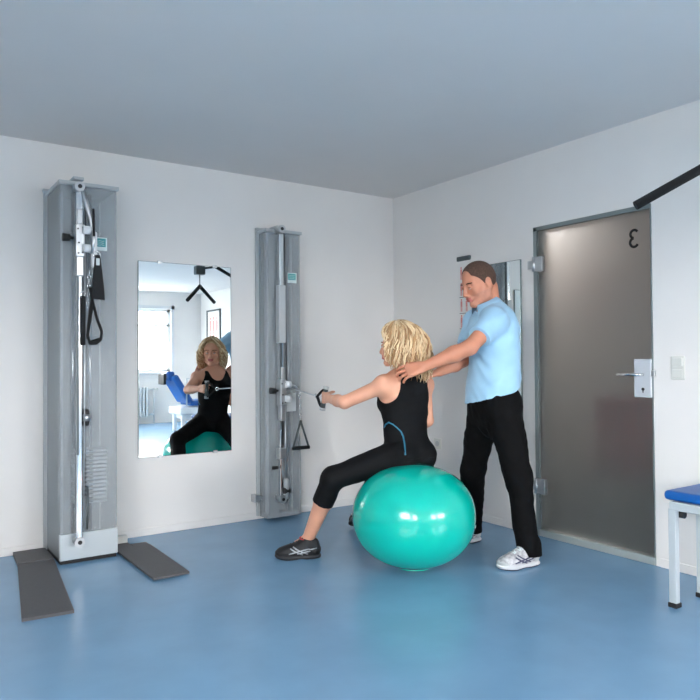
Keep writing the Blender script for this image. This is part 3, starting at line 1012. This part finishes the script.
def hand(F, wrist, D, N, T, s=1.0, curls=(25, 30, 25), spread=6, thumb=(.62, .7, .25), k_body=.012):
    """five fingered hand: D wrist to knuckles, N the way the palm faces, T thumb side"""
    D = nrm(D)
    N = nrm(np.array(N) - D * (np.array(N) @ D))
    T0 = np.cross(N, D)
    T = T0 if T0 @ np.array(T) > 0 else -T0
    G = F.like()
    W = np.array(wrist, float)
    offs = (.030, .010, -.010, -.028)
    lens = (.070, .079, .073, .057)
    rads = (.0090, .0092, .0088, .0078)
    bases = []
    for i, o in enumerate(offs):
        b = W + (D * (.086 - abs(i - 1) * .004) + T * o) * s
        G.cone(W + (T * o * .6 + D * .012) * s, b, .0145 * s, .0115 * s, .012 * s)
        bases.append(b)
    G.cone(W + (T * .022 + D * .03 + N * .008) * s, W + (T * .018 + D * .07 + N * .004) * s, .016 * s, .011 * s, .01 * s)
    sp = np.radians(spread)
    for i, b in enumerate(bases):
        lat = nrm(D * math.cos((1.3 - i) * sp) + T * math.sin((1.3 - i) * sp))
        ang = 0
        p = b
        r = rads[i] * s
        for j, fr in enumerate((.45, .31, .24)):
            ang += math.radians(curls[j] * (1 + .06 * i))
            q = p + (lat * math.cos(ang) + N * math.sin(ang)) * lens[i] * fr * s
            G.cone(p, q, r, r * .93, .0035 * s)
            p, r = q, r * .93
    tb = W + (T * .022 + D * .022 + N * .006) * s
    td = nrm(D * thumb[0] + T * thumb[1] + N * thumb[2])
    p1 = tb + td * .040 * s
    td2 = nrm(td + (D * .35 + N * thumb[2]) * .6)
    p2 = p1 + td2 * .030 * s
    td3 = nrm(td2 + (D * .3 + N * thumb[2] * 1.2 - T * .1) * .5)
    p3 = p2 + td3 * .024 * s
    G.cone(tb, p1, .0145 * s, .0110 * s, .010 * s)
    G.cone(p1, p2, .0108 * s, .0098 * s, .004 * s)
    G.cone(p2, p3, .0100 * s, .0088 * s, .004 * s)
    k = k_body
    hh = np.maximum(k - np.abs(F.f - G.f), 0) / k
    F.f = np.where(G.f < .15, np.minimum(F.f, G.f) - hh * hh * k * .25, F.f).astype(np.float32)


def shoe(parent, base, heel, toe, lift, mats, label=None, roll=0):
    """running shoe built along its own axis; heel and toe in figure coordinates"""
    heel, toe = np.array(heel, float), np.array(toe, float)
    x = toe - heel
    L = np.linalg.norm(x)
    x /= L
    y = nrm(np.cross([0, 0, 1], x))
    z = np.cross(x, y)
    s = L / .285
    upm, som, trm, lam = mats
    R = np.array([x, y, z]).T
    e = empty('shoe', tuple((heel - np.array(base)).tolist()))
    e.parent = parent
    m3 = Matrix(R.tolist()).to_4x4()
    e.matrix_local = Matrix.Translation(Vector((heel - np.array(base)).tolist())) @ m3
    F = Field((-.03, -.09, -.02), (.36, .09, .17), .0035)
    up_ = lambda a, b, r1, r2, k=.02, n=None, q=1.0: F.cone(np.array(a) * s, np.array(b) * s, r1 * s, r2 * s, k * s, n, q)
    up_((.045, 0, .050), (.12, 0, .050), .040, .042)
    up_((.12, 0, .045), (.225, .004, .040), .044, .044, .02, (0, 0, 1), .75)
    up_((.225, .004, .036), (.245, .002, .034), .040, .036, .02, (0, 0, 1), .7)
    up_((.050, 0, .085), (.085, 0, .095), .036, .038, .02)
    up_((.085, 0, .088), (.19, .002, .050), .037, .032, .03)
    F.ell(np.array((.068, 0, .145)) * s, np.array((.040, .032, .035)) * s, None, .006, 'cut')
    F.plane((0, 0, .016 * s), (0, 0, -1))
    V, Q = F.mesh(1)
    uo = make_obj('shoe_upper', V, Q, upm, e)
    # sole with heel flare and toe spring
    G = Field((-.03, -.09, -.02), (.36, .09, .08), .0035)
    so_ = lambda a, b, r1, r2: G.cone(np.array(a) * s, np.array(b) * s, r1 * s, r2 * s, .03 * s, (0, 0, 1), .42)
    so_((.045, 0, .014), (.10, 0, .014), .044, .041)
    so_((.10, .002, .012), (.20, .006, .014), .041, .051)
    so_((.20, .006, .014), (.243, .002, .020), .051, .044)
    G.plane((0, 0, .0), (0, 0, -1))
    G.ell(np.array((.125, 0, -.004)) * s, np.array((.030, .09, .008)) * s, None, .008, 'cut')
    V, Q = G.mesh(1)
    make_obj('shoe_sole', V, Q, som, e)
    G.f -= .0022
    G.plane((0, 0, .008 * s), (0, 0, 1))
    V, Q = G.mesh(0)
    make_obj('outsole', V, Q, MT['rubber'] if som is MT['sole_b'] else MT['outsole'], e)
    # heel counter and toe guard following the upper
    for nm_, c_, r_ in (('heel_counter', (.018, 0, .035), (.045, .06, .030)), ('toe_guard', (.268, 0, .022), (.045, .07, .026))):
        K = F.like()
        K.f = F.f - .0022
        D_ = Field(F.lo, F.lo + F.h * (F.n - 1), F.h)
        D_.ell(np.array(c_) * s, np.array(r_) * s, None, .004)
        K.f = np.maximum(K.f, D_.f[:K.f.shape[0], :K.f.shape[1], :K.f.shape[2]]) if D_.f.shape == K.f.shape else K.f
        if D_.f.shape == K.f.shape and (K.f < 0).any():
            V, Q = K.mesh(1)
            make_obj(nm_, V, Q, lam if som is MT['sole_b'] else MT['grey_metal'], e)
    # side marks: two long strokes crossed by two short ones
    mk = MB()
    for sd in (1, -1):
        for seq in (((.085, .030), (.12, .045), (.155, .062), (.175, .075)), ((.115, .028), (.145, .040), (.175, .055), (.192, .066)),
                    ((.075, .062), (.115, .055), (.155, .045), (.20, .034)), ((.07, .048), (.11, .042), (.15, .034)), ((.03, .065), (.055, .060), (.08, .058))):
            pts = []
            for (px, pz) in seq:
                h_ = F.hit((px * s, sd * .085 * s, pz * s), (0, -sd, 0), .085)
                if h_ is not None:
                    pts.append(h_)
            if len(pts) > 1:
                mk.tube(pts, .0046 * s, 6)
    mk.build('side_stripe', trm, e, True)
    lc = MB()
    for i in range(5):
        px = .115 + i * .017
        pts = []
        for j in range(7):
            py = (-.024 + j * .008) * (1 if i % 2 else -1)
            h_ = F.hit(((px + j * .002) * s, py * s, .16 * s), (0, 0, -1), .16)
            if h_ is not None:
                pts.append(h_ + np.array((0, 0, .001)))
        if len(pts) > 1:
            lc.tube(pts, .0030 * s, 6)
    lc.build('lace', lam, e, True)
    return e


def stage(u, d):
    return (CAM[0] + math.sin(YAW) * d + math.cos(YAW) * u, CAM[1] + math.cos(YAW) * d - math.sin(YAW) * u)


# figures are laid out in metres along the room diagonal: x across, y deep, z up
# ================================================================== the ball
bx_, by_ = stage(.355, 3.93)
prof = []
A_R, HB = .348, .572
for i in range(49):
    t = math.pi * i / 48
    e_ = 2 / 2.18
    c, s_ = math.cos(t), math.sin(t)
    prof.append((A_R * abs(s_) ** e_, HB / 2 - HB / 2 * math.copysign(abs(c) ** e_, c)))
prof = [(0, 0), (.10, 0)] + [p for p in prof if p[1] > .004]
prof[-1] = (0, prof[-1][1])
bl = empty('exercise_ball', (bx_, by_, 0), 0, 'large glossy turquoise exercise ball under the seated woman', 'exercise ball')
MB().lathe(prof, (0, 0, 0), 96).build('ball_skin', MT['ball'], bl, True)
MB().cyl((.30, -.18, .215), (.304, -.183, .214), .010, 14).build('air_plug', MT['white_metal'], bl, True)

# ================================================================== the woman
WB = (.32, 4.1, 0)
wx, wy = stage(WB[0], WB[1])
wo = empty('person', (wx, wy, 0), -YAW, 'blonde woman in black tank top and leggings seated on the turquoise ball, pulling a handle', 'person')
WF, WL = nrm((-.545, .839, 0)), nrm((-.839, -.545, 0))
cC = np.array((.324, 4.10, 0))


def wp(c, fwd, lft, z):
    p = np.array(c, float) * 1.0
    p = p + WF * fwd + WL * lft
    p[2] = z
    return p


hw = Head((.286, 4.10, 1.268), (-.90, .43, -.08), 1.0)
shL, shR = np.array((.192, 4.00, 1.022)), np.array((.450, 4.19, 1.015))
elL, wrL = np.array((-.034, 4.06, .922)), np.array((-.136, 4.245, .936))
elR, wrR = np.array((.466, 4.185, .80)), np.array((.385, 4.36, .69))
hipL, hipR = np.array((.275, 4.02, .615)), np.array((.405, 4.115, .615))
knL, knR = np.array((-.105, 4.0, .487)), np.array((.176, 4.42, .462))
anL, anR = np.array((-.262, 4.125, .095)), np.array((.105, 4.66, .185))


def w_torso(F, off=0.0, k=.04):
    F.cone(wp(cC, .0, 0, .985), wp(cC, 0.0, 0, .86), .148, .136, k, WF, .62, off=off)
    F.cone(wp(cC, .0, 0, .86), wp((.325, 4.085, 0), 0, 0, .715), .134, .121, k, WF, .68, off=off)
    F.cone(wp((.325, 4.085, 0), 0, 0, .715), wp((.336, 4.068, 0), 0, 0, .615), .122, .152, k, WF, .72, off=off)
    for q in (1, -1):
        F.ell(wp(cC, .075, q * .068, .915), (.058, .062, .062), np.array([WF, WL, [0, 0, 1]]), .04, off=off)
        F.ell(wp((.336, 4.068, 0), -.040, q * .072, .60), (.085, .082, .078), np.array([WF, WL, [0, 0, 1]]), .04, off=off)
        F.ell(wp(cC, -.045, q * .080, 1.0), (.045, .06, .075), np.array([WF, WL, [0, 0, 1]]), .04, off=off)


def w_legs(F, off=0.0, k=.03):
    for h_, kn_, an in ((hipL, knL, anL), (hipR, knR, anR)):
        F.cone(h_, kn_, .086, .057, k, off=off)
        mid = kn_ * .66 + an * .34
        bk = nrm(np.cross(np.cross(kn_ - h_, an - kn_), an - kn_))
        F.cone(kn_, mid - bk * .0, .056, .054, k, off=off)
        F.cone(mid, an, .053, .034, k, off=off)


F = Field((-.34, 3.82, -.02), (.62, 4.82, 1.42), .0052)
w_torso(F)
w_legs(F)
nb = np.array((.333, 4.11, 1.065))
F.cone(hw.P(-.035, 0, -.06), nb, .048, .054, .03)
for sh, q in ((shL, 1), (shR, -1)):
    F.cone(nb + np.array((0, 0, -.005)), sh + np.array((0, 0, .006)), .046, .042, .05)
    F.ell(sh, (.05, .05, .052), None, .035)
    F.cone(sh, wp(cC, .03, q * .10, .95), .045, .05, .04)
F.cone(shL, elL, .046, .038, .02)
F.cone(elL, elL * .6 + wrL * .4, .038, .036, .015)
F.cone(elL * .6 + wrL * .4, wrL, .036, .024, .015)
F.cone(shR, elR, .043, .036, .02)
F.cone(elR, wrR, .036, .023, .015)
for an, t in ((anL, (-.40, 4.125, .035)), (anR, (.055, 4.79, .06))):
    F.cone(an, np.array(t), .034, .026, .02)
    F.cone(an, an + np.array((.02, 0, -.045)), .032, .026, .02)
hw.add(F)
hand(F, wrL, (-.42, .90, .0), (.90, .42, 0), (0, 0, 1), .95, curls=(62, 78, 55), spread=1, thumb=(.75, .25, .75))
hand(F, wrR, (-.5, .25, -.55), (-.35, -.1, -.9), (-.6, -.6, 0), .92, curls=(14, 18, 14), spread=6)
V, Q = F.mesh(1)
wb = make_obj('body', V, Q, [MT['skin_w'], MT['lips']], wo, WB, [(hw.lips, 1)])
hw.details(WB, wo, MT['brow_b'], MT['skin_w'], .004)

# tank top: torso shape cut by arm holes and neck line
F = Field((.0, 3.82, .50), (.62, 4.40, 1.15), .0055)
w_torso(F, .009)
for sh, q in ((shL, 1), (shR, -1)):
    F.cone(nb + np.array((0, 0, -.02)), sh * .55 + nb * .45 + np.array((0, 0, -.02)), .052, .050, .05, off=.004)
    F.cone(sh, wp(cC, .03, q * .10, .95), .045, .05, .04, off=.006)
for sh, q in ((shL, 1), (shR, -1)):
    F.ell(wp(cC, -.03, q * .178, 1.035), (.11, .095, .125), np.array([WF, WL, [0, 0, 1]]), .01, 'cut')
F.ell(wp(cC, .055, 0, 1.12), (.12, .085, .13), np.array([WF, WL, [0, 0, 1]]), .01, 'cut')
F.plane((0, 0, 1.085), (0, 0, 1))
F.plane((0, 0, .60), (0, 0, -1))
topF = F
V, Q = F.mesh(1)
V = folds(V, Q, .004, (10, 10, 26), 2)
tp_ = make_obj('tank_top', V, Q, MT['tank'], wo, WB)
pts = []
B = np.array(WB)
for (u_, z_) in ((.196, .775), (.205, .795), (.222, .808), (.245, .797), (.268, .778), (.290, .757), (.302, .730), (.308, .695), (.309, .655), (.309, .630)):
    h_ = topF.hit((u_, 3.85, z_), (0, 1, 0), .5)
    if h_ is not None:
        pts.append(h_ - B)
MB().tube(pts, .0048, 8).build('piping', MT['piping'], tp_, True)

F = Field((-.34, 3.82, .2), (.62, 4.7, .75), .0055)
F.cone(wp((.325, 4.085, 0), 0, 0, .70), wp((.336, 4.068, 0), 0, 0, .615), .124, .152, .04, WF, .72, off=.005)
for q in (1, -1):
    F.ell(wp((.336, 4.068, 0), -.040, q * .072, .60), (.085, .082, .078), np.array([WF, WL, [0, 0, 1]]), .04, off=.005)
for h_, kn_, an in ((hipL, knL, anL), (hipR, knR, anR)):
    F.cone(h_, kn_, .086, .060, .03, off=.005)
    F.cone(kn_, kn_ * .52 + an * .48, .058, .059, .03, off=.006)
F2 = F.f.copy()
# flat hems below the knees
for kn_, an in ((knL, anL), (knR, anR)):
    ax = nrm(an - kn_)
    p = kn_ + (an - kn_) * .385
    ax_ = [F.lo[i] + F.h * np.arange(F.n[i]) for i in range(3)]
    d = (ax_[0][:, None, None] - p[0]) * ax[0] + (ax_[1][None, :, None] - p[1]) * ax[1] + (ax_[2][None, None, :] - p[2]) * ax[2]
    rr = (ax_[0][:, None, None] - p[0]) ** 2 + (ax_[1][None, :, None] - p[1]) ** 2 + (ax_[2][None, None, :] - p[2]) ** 2
    F.f = np.where(rr < .16 ** 2, np.maximum(F.f, d), F.f).astype(np.float32)
V, Q = F.mesh(1)
V = folds(V, Q, .003, (16, 16, 16), 7)
make_obj('leggings', V, Q, MT['leggings'], wo, WB)

shoe(wo, WB, (-.178, 4.125, 0), (-.452, 4.10, 0), 0, (MT['shoe_b'], MT['sole_b'], MT['silver'], MT['rubber']))
shoe(wo, WB, (.125, 4.62, .13), (.02, 4.86, .005), 0, (MT['shoe_b'], MT['sole_b'], MT['silver'], MT['rubber']))
MB().tube([np.array(anL) - B + np.array((-.005 + .036 * math.cos(t) , .034 * math.sin(t), .012 - .006 * math.cos(t))) for t in [k * math.pi / 8 for k in range(16)]], .006, 8, closed=True, flat=1.4).build('sock', MT['sock'], wo, True)

# wavy shoulder length hair
rnd = random.Random(11)
hm = MB()
Hs = hw
sideways = []


def lock(az, th0, length, r0, wav, seed, vol):
    """one lock: leaves the scalp near the parting, rounds the head, then falls"""
    pts, rad = [], []
    n = 15
    q = 1 if az >= 0 else -1
    az_end = q * max(abs(az), math.radians(78))
    s1 = 0
    last = None
    for i in range(n + 1):
        t = i / n
        if t < .42:
            v = t / .42
            th = th0 + (math.radians(96) - th0) * v
            a = az * (1 - v) + az_end * v if abs(az) < math.radians(78) else az
            g = 1.0 + vol * (v ** .8)
            back = max(0, -math.cos(a))
            g = 1.0 + vol * (.55 + .45 * min(1, max(0, (abs(a) - 1.0) / .8))) * (v ** .8)
            p = np.array((math.sin(th) * math.cos(a) * .102 * g * (1 + .18 * back), math.sin(th) * math.sin(a) * .084 * g, .022 + math.cos(th) * .100 * (1 + vol * .35)))
            last = p
            s1 = a
        else:
            v = (t - .42) / .58
            out = .016 * math.sin(v * math.pi) * (1 if vol > .2 else .4)
            p = last + np.array((math.cos(s1) * out, math.sin(s1) * out, -length * v))
            p[0] -= .02 * v * (1 if abs(s1) < 1.8 else 0)
        w = wav * min(1, t * 1.6)
        ph = seed * 6.28 + t * 13
        p = p + np.array((w * math.sin(ph) * .8, w * math.cos(ph * .9 + 1), w * .3 * math.sin(ph * 1.3)))
        pts.append(Hs.P(*p) - B)
        rad.append(r0 * (1 - .75 * max(0, t - .55) / .45) * (.7 + .3 * min(1, t * 5)))
    hm.mi = int(seed * 100) % 3
    hm.tube(pts, rad, 5, flat=.6, cap=True)


for i in range(760):
    az = rnd.uniform(-math.pi, math.pi)
    if abs(az) < math.radians(28) and rnd.random() < .5:
        continue
    back = max(0, -math.cos(az))
    th0 = math.radians(rnd.uniform(4, 55))
    if abs(az) < math.radians(60):
        th0 = math.radians(rnd.uniform(3, 16))
    length = .132 + .095 * back + rnd.uniform(-.06, .045)
    if abs(az) < math.radians(75):
        length -= .02
    lock(az, th0, length, rnd.uniform(.004, .0078), rnd.uniform(.009, .021), rnd.random(), rnd.uniform(.10, .42) + .18 * back * rnd.random())
bmesh.ops.recalc_face_normals(hm.bm, faces=hm.bm.faces)
cap = Field((.10, 3.92, 1.05), (.50, 4.28, 1.43), .005)
cap.ell(Hs.P(-.022, 0, .030), (.098, .086, .090), Hs.axes, .02)
cap.ell(Hs.P(-.055, 0, -.03), (.075, .082, .10), Hs.axes, .03)
cap.ell(Hs.P(.075, 0, -.045), (.088, .060, .088), Hs.axes, .01, 'cut')
V, Q = cap.mesh(1)
V = V - B
vv = [hm.bm.verts.new(p) for p in V]
for q in Q:
    try:
        f_ = hm.bm.faces.new([vv[k] for k in q])
        f_.smooth = True
    except ValueError:
        pass
ho = hm.build('hair', MT['hair_b'], wo, True)
ho.data.materials.append(MT['hair_b2'])
ho.data.materials.append(MT['hair_b3'])

# handle she pulls, with its cable back to the right machine
hx, hy = stage(-.154, 4.34)
ph = empty('pull_handle', (hx, hy, .93), 0, 'grey pull handle with black straps gripped in the seated woman\'s hand', 'handle')
ca, cb = Vector((*stage(-.150, 4.330), 1.003)), Vector((*stage(-.176, 4.340), .858))
MB().cyl(ca, cb, .0155, 18).build('grip', MT['dark_metal'], ph)
MB().cyl(ca + (ca - cb) * .02, ca - (ca - cb) * .10, .0185, 18).cyl(cb - (ca - cb) * .02, cb + (ca - cb) * .10, .0185, 18).build('end_cap', MT['grey_metal'], ph)
src = Vector((-1.165, -.255, .975))
mid = (ca + cb) / 2
cdir = (src - mid).normalized()
conv = mid + cdir * .13
for e_ in (ca, cb):
    MB().tube([e_ - (ca - cb) * (.04 if e_ is ca else -.04), e_.lerp(conv, .5) + (e_ - mid) * .06, conv], .0065, 8, flat=1.6).build('strap', MT['webbing'], ph)
MB().tube([conv + cdir * (.022 + .022 * math.cos(t)) + Vector((0, 0, 1)) * .013 * math.sin(t) for t in [k * math.pi / 6 for k in range(12)]], .0035, 8, closed=True).build('carabiner', MT['chrome'], ph)
MB().tube([conv + cdir * .045, src], .004, 8).build('cable', MT['cable'], ph)

# ================================================================== the man
MBs = (.87, 4.15, 0)
mx_, my_ = stage(MBs[0], MBs[1])
mo = empty('person', (mx_, my_, 0), -YAW, 'standing man in light blue polo shirt and black trousers reaching for her shoulder', 'person')
MF, ML = nrm((-.95, -.30, 0)), nrm((.30, -.95, 0))
AX = np.array([MF, ML, [0, 0, 1]])
B2 = np.array(MBs)


def mp(c, fwd, lft, z):
    p = np.array((c[0], c[1], 0.0)) + MF * fwd + ML * lft
    p[2] = z
    return p


hd = Head((.772, 4.13, 1.640), (-.86, -.33, -.40), 1.07)
cM = (.868, 4.15)
mshL, mshR = np.array((.838, 3.985, 1.395)), np.array((.785, 4.305, 1.40))
melL, mwrL = np.array((.668, 3.845, 1.235)), np.array((.420, 3.900, 1.130))
melR, mwrR = np.array((.690, 4.24, 1.165)), np.array((.535, 4.135, 1.095))
mhL, mhR = np.array((.888, 4.055, .90)), np.array((.835, 4.245, .90))
mkL, mkR = np.array((.968, 3.99, .490)), np.array((.770, 4.35, .48))
maL, maR = np.array((1.005, 3.935, .10)), np.array((.782, 4.465, .09))


def m_torso(F, off=0.0, k=.05):
    F.cone(mp((.862, 4.15), 0, 0, 1.33), mp((.862, 4.15), 0, 0, 1.20), .174, .168, k, MF, .70, off=off)
    F.cone(mp((.862, 4.15), 0, 0, 1.20), mp((.858, 4.15), 0, 0, 1.02), .168, .158, k, MF, .78, off=off)
    F.cone(mp((.858, 4.15), 0, 0, 1.02), mp((.858, 4.15), 0, 0, .92), .158, .165, k, MF, .80, off=off)
    F.ell(mp((.862, 4.15), -.040, 0, 1.34), (.066, .15, .10), AX, .05, off=off)
    for q in (1, -1):
        F.ell(mp((.868, 4.15), .085, q * .075, 1.29), (.05, .085, .07), AX, .05, off=off)


F = Field((.26, 3.72, -.02), (1.14, 4.62, 1.80), .0055)
m_torso(F, -.012)
mnb = np.array((.845, 4.15, 1.475))
F.cone(hd.P(-.045, 0, -.06), mnb, .058, .062, .03)
F.cone(hd.P(-.02, 0, -.085), mnb, .045, .055, .03)
for sh in (mshL, mshR):
    F.cone(mnb + np.array((.02, 0, -.03)), sh, .055, .05, .05)
    F.ell(sh, (.058, .058, .062), None, .04)
for sh, el, wr in ((mshL, melL, mwrL), (mshR, melR, mwrR)):
    F.cone(sh, el, .052, .042, .02)
    F.cone(el, el * .65 + wr * .35, .043, .045, .02)
    F.cone(el * .65 + wr * .35, wr, .045, .028, .02)
for h_, kn_, an in ((mhL, mkL, maL), (mhR, mkR, maR)):
    F.cone(h_, kn_, .082, .055, .03)
    F.cone(kn_, an, .052, .036, .03)
F.cone(maL, np.array((.89, 3.885, .036)), .030, .020, .01)
F.cone(maR, np.array((.68, 4.42, .036)), .030, .020, .01)
hd.add(F, True)
hand(F, mwrL, (-.96, .12, -.26), (-.15, .80, -.58), (0, 0, 1), 1.16, curls=(12, 26, 22), spread=9, thumb=(.8, .55, .25))
hand(F, mwrR, (-.72, .42, -.05), (-.1, .25, -.95), (-.4, -.9, 0), 1.05, curls=(16, 26, 20), spread=7)
V, Q = F.mesh(1)


def stub(C):
    d = (C - hd.C) @ hd.axes.T / hd.s
    return (d[:, 2] < -.055) & (d[:, 2] > -.135) & (d[:, 0] > -.01) & (np.linalg.norm(d, axis=1) < .17)


make_obj('body', V, Q, [MT['skin_m'], MT['stubble'], MT['lips']], mo, MBs, [(stub, 1), (hd.lips, 2)])
hd.details(MBs, mo, MT['brow'], MT['skin_m'], .0065)

# cropped hair
F = Field((.62, 3.98, 1.50), (.95, 4.28, 1.80), .0045)
F.ell(hd.P(-.008, 0, .018), np.array((.096, .076, .088)) * hd.s, hd.axes, .01, off=.005)
F.ell(hd.P(-.03, 0, .0), np.array((.072, .072, .075)) * hd.s, hd.axes, .01, off=.005)
F.ell(hd.P(.075, 0, -.038), np.array((.085, .11, .098)) * hd.s, hd.axes, .006, 'cut')
F.ell(hd.P(.095, 0, .045), np.array((.050, .060, .052)) * hd.s, hd.axes, .01, 'cut')
F.plane(hd.P(-.04, 0, -.058), -hd.u + hd.f * .3)
V, Q = F.mesh(1)
make_obj('hair', V, Q, MT['hair_m'], mo, MBs)

# polo shirt
F = Field((.56, 3.76, .84), (1.12, 4.50, 1.54), .0055)
m_torso(F, .014)
F.cone(mp((.860, 4.15), 0, 0, .99), mp((.860, 4.15), 0, 0, .90), .165, .176, .03, MF, .84, off=.014)
for sh in (mshL, mshR):
    F.cone(mnb + np.array((.02, 0, -.03)), sh, .055, .052, .05, off=.010)
    F.ell(sh, (.056, .056, .060), None, .04, off=.008)
sleeves = []
for sh, el in ((mshL, melL), (mshR, melR)):
    e2 = sh + (el - sh) * .75
    F.cone(sh, e2, .060, .062, .04, off=.008)
for sh, el in ((mshL, melL), (mshR, melR)):
    ax = nrm(el - sh)
    p = sh + (el - sh) * .62
    ax_ = [F.lo[i] + F.h * np.arange(F.n[i]) for i in range(3)]
    d = (ax_[0][:, None, None] - p[0]) * ax[0] + (ax_[1][None, :, None] - p[1]) * ax[1] + (ax_[2][None, None, :] - p[2]) * ax[2]
    pe = sh + (el - sh) * .8
    rr = (ax_[0][:, None, None] - pe[0]) ** 2 + (ax_[1][None, :, None] - pe[1]) ** 2 + (ax_[2][None, None, :] - pe[2]) ** 2
    F.f = np.where(rr < .105 ** 2, np.maximum(F.f, d), F.f).astype(np.float32)
F.plane((.705, 0, .905), (.30, 0, -1))
F.cone(mnb + np.array((-.03, 0, .03)), mnb + np.array((-.02, 0, -.02)), .062, .058, .01, op='cut')
polo_F = F
V, Q = F.mesh(1)
V = folds(V, Q, .011, (7, 7, 15), 5)
pol = make_obj('polo_shirt', V, Q, MT['polo'], mo, MBs)


# folded collar
def collar(mb, c, tilt, r_in, r_out, h_top, h_low, a0, a1):
    n = 36
    rows = []
    T_ = np.array(tilt)
    zz = nrm(T_)
    xx = nrm(MF - (MF @ zz) * zz)
    yy = np.cross(zz, xx)
    for i in range(n + 1):
        a = math.radians(a0 + (a1 - a0) * i / n)
        dr = xx * math.cos(a) + yy * math.sin(a)
        fr = 1 - .35 * max(0, math.cos(a))
        row = [c + dr * r_in + zz * (h_top * .2 - .02), c + dr * (r_in + .002) + zz * h_top, c + dr * (r_in + .008) + zz * (h_top + .003), c + dr * r_out + zz * h_low * fr, c + dr * (r_out - .004) + zz * (h_low * fr + .001), c + dr * (r_in + .006) + zz * (h_top - .006)]
        rows.append([mb.bm.verts.new(Vector(p - B2)) for p in row])
    for A1, B1 in zip(rows, rows[1:]):
        for k in range(5):
            f_ = mb.bm.faces.new((A1[k], A1[k + 1], B1[k + 1], B1[k]))
            f_.smooth = True
    return mb


cc = mnb + np.array((-.016, 0, .006))
collar(MB(), cc, (-.40, -.1, .9), .072, .106, .040, -.022, 22, 338).build('collar', MT['polo'], pol, True)

# trousers
F = Field((.62, 3.76, .03), (1.14, 4.60, 1.02), .0058)
F.cone(mp((.860, 4.15), 0, 0, 1.03), mp((.858, 4.15), 0, 0, .92), .152, .160, .03, MF, .80, off=.008)
F.ell(mp((.868, 4.15), -.03, .0, .88), (.115, .165, .10), AX, .04)
F.ell(mp((.868, 4.15), .01, .0, .86), (.11, .13, .09), AX, .04)
F.ell(mp((.868, 4.15), -.005, .0, .79), (.085, .085, .11), AX, .06)
for h_, kn_, an, in ((mhL, mkL, maL), (mhR, mkR, maR)):
    F.cone(h_, kn_, .110, .080, .05)
    F.cone(kn_, an + np.array((0, 0, -.02)), .078, .060, .03)
F.cone(maL + np.array((.01, 0, .02)), maL + np.array((.015, .0, -.035)), .058, .062, .02)
F.plane((0, 0, .055), (0, 0, -1))
F.plane((0, 0, 1.03), (0, 0, 1))
V, Q = F.mesh(1)
V = folds(V, Q, .010, (9, 9, 9), 9)
V = folds(V, Q, .004, (26, 26, 26), 3)
make_obj('trousers', V, Q, MT['trousers'], mo, MBs)

shoe(mo, MBs, (1.070, 3.962, 0), (.812, 3.850, 0), 0, (MT['shoe_w'], MT['sole_w'], MT['navy'], MT['label']))
shoe(mo, MBs, (.836, 4.49, 0), (.580, 4.36, 0), 0, (MT['shoe_w'], MT['sole_w'], MT['navy'], MT['label']))
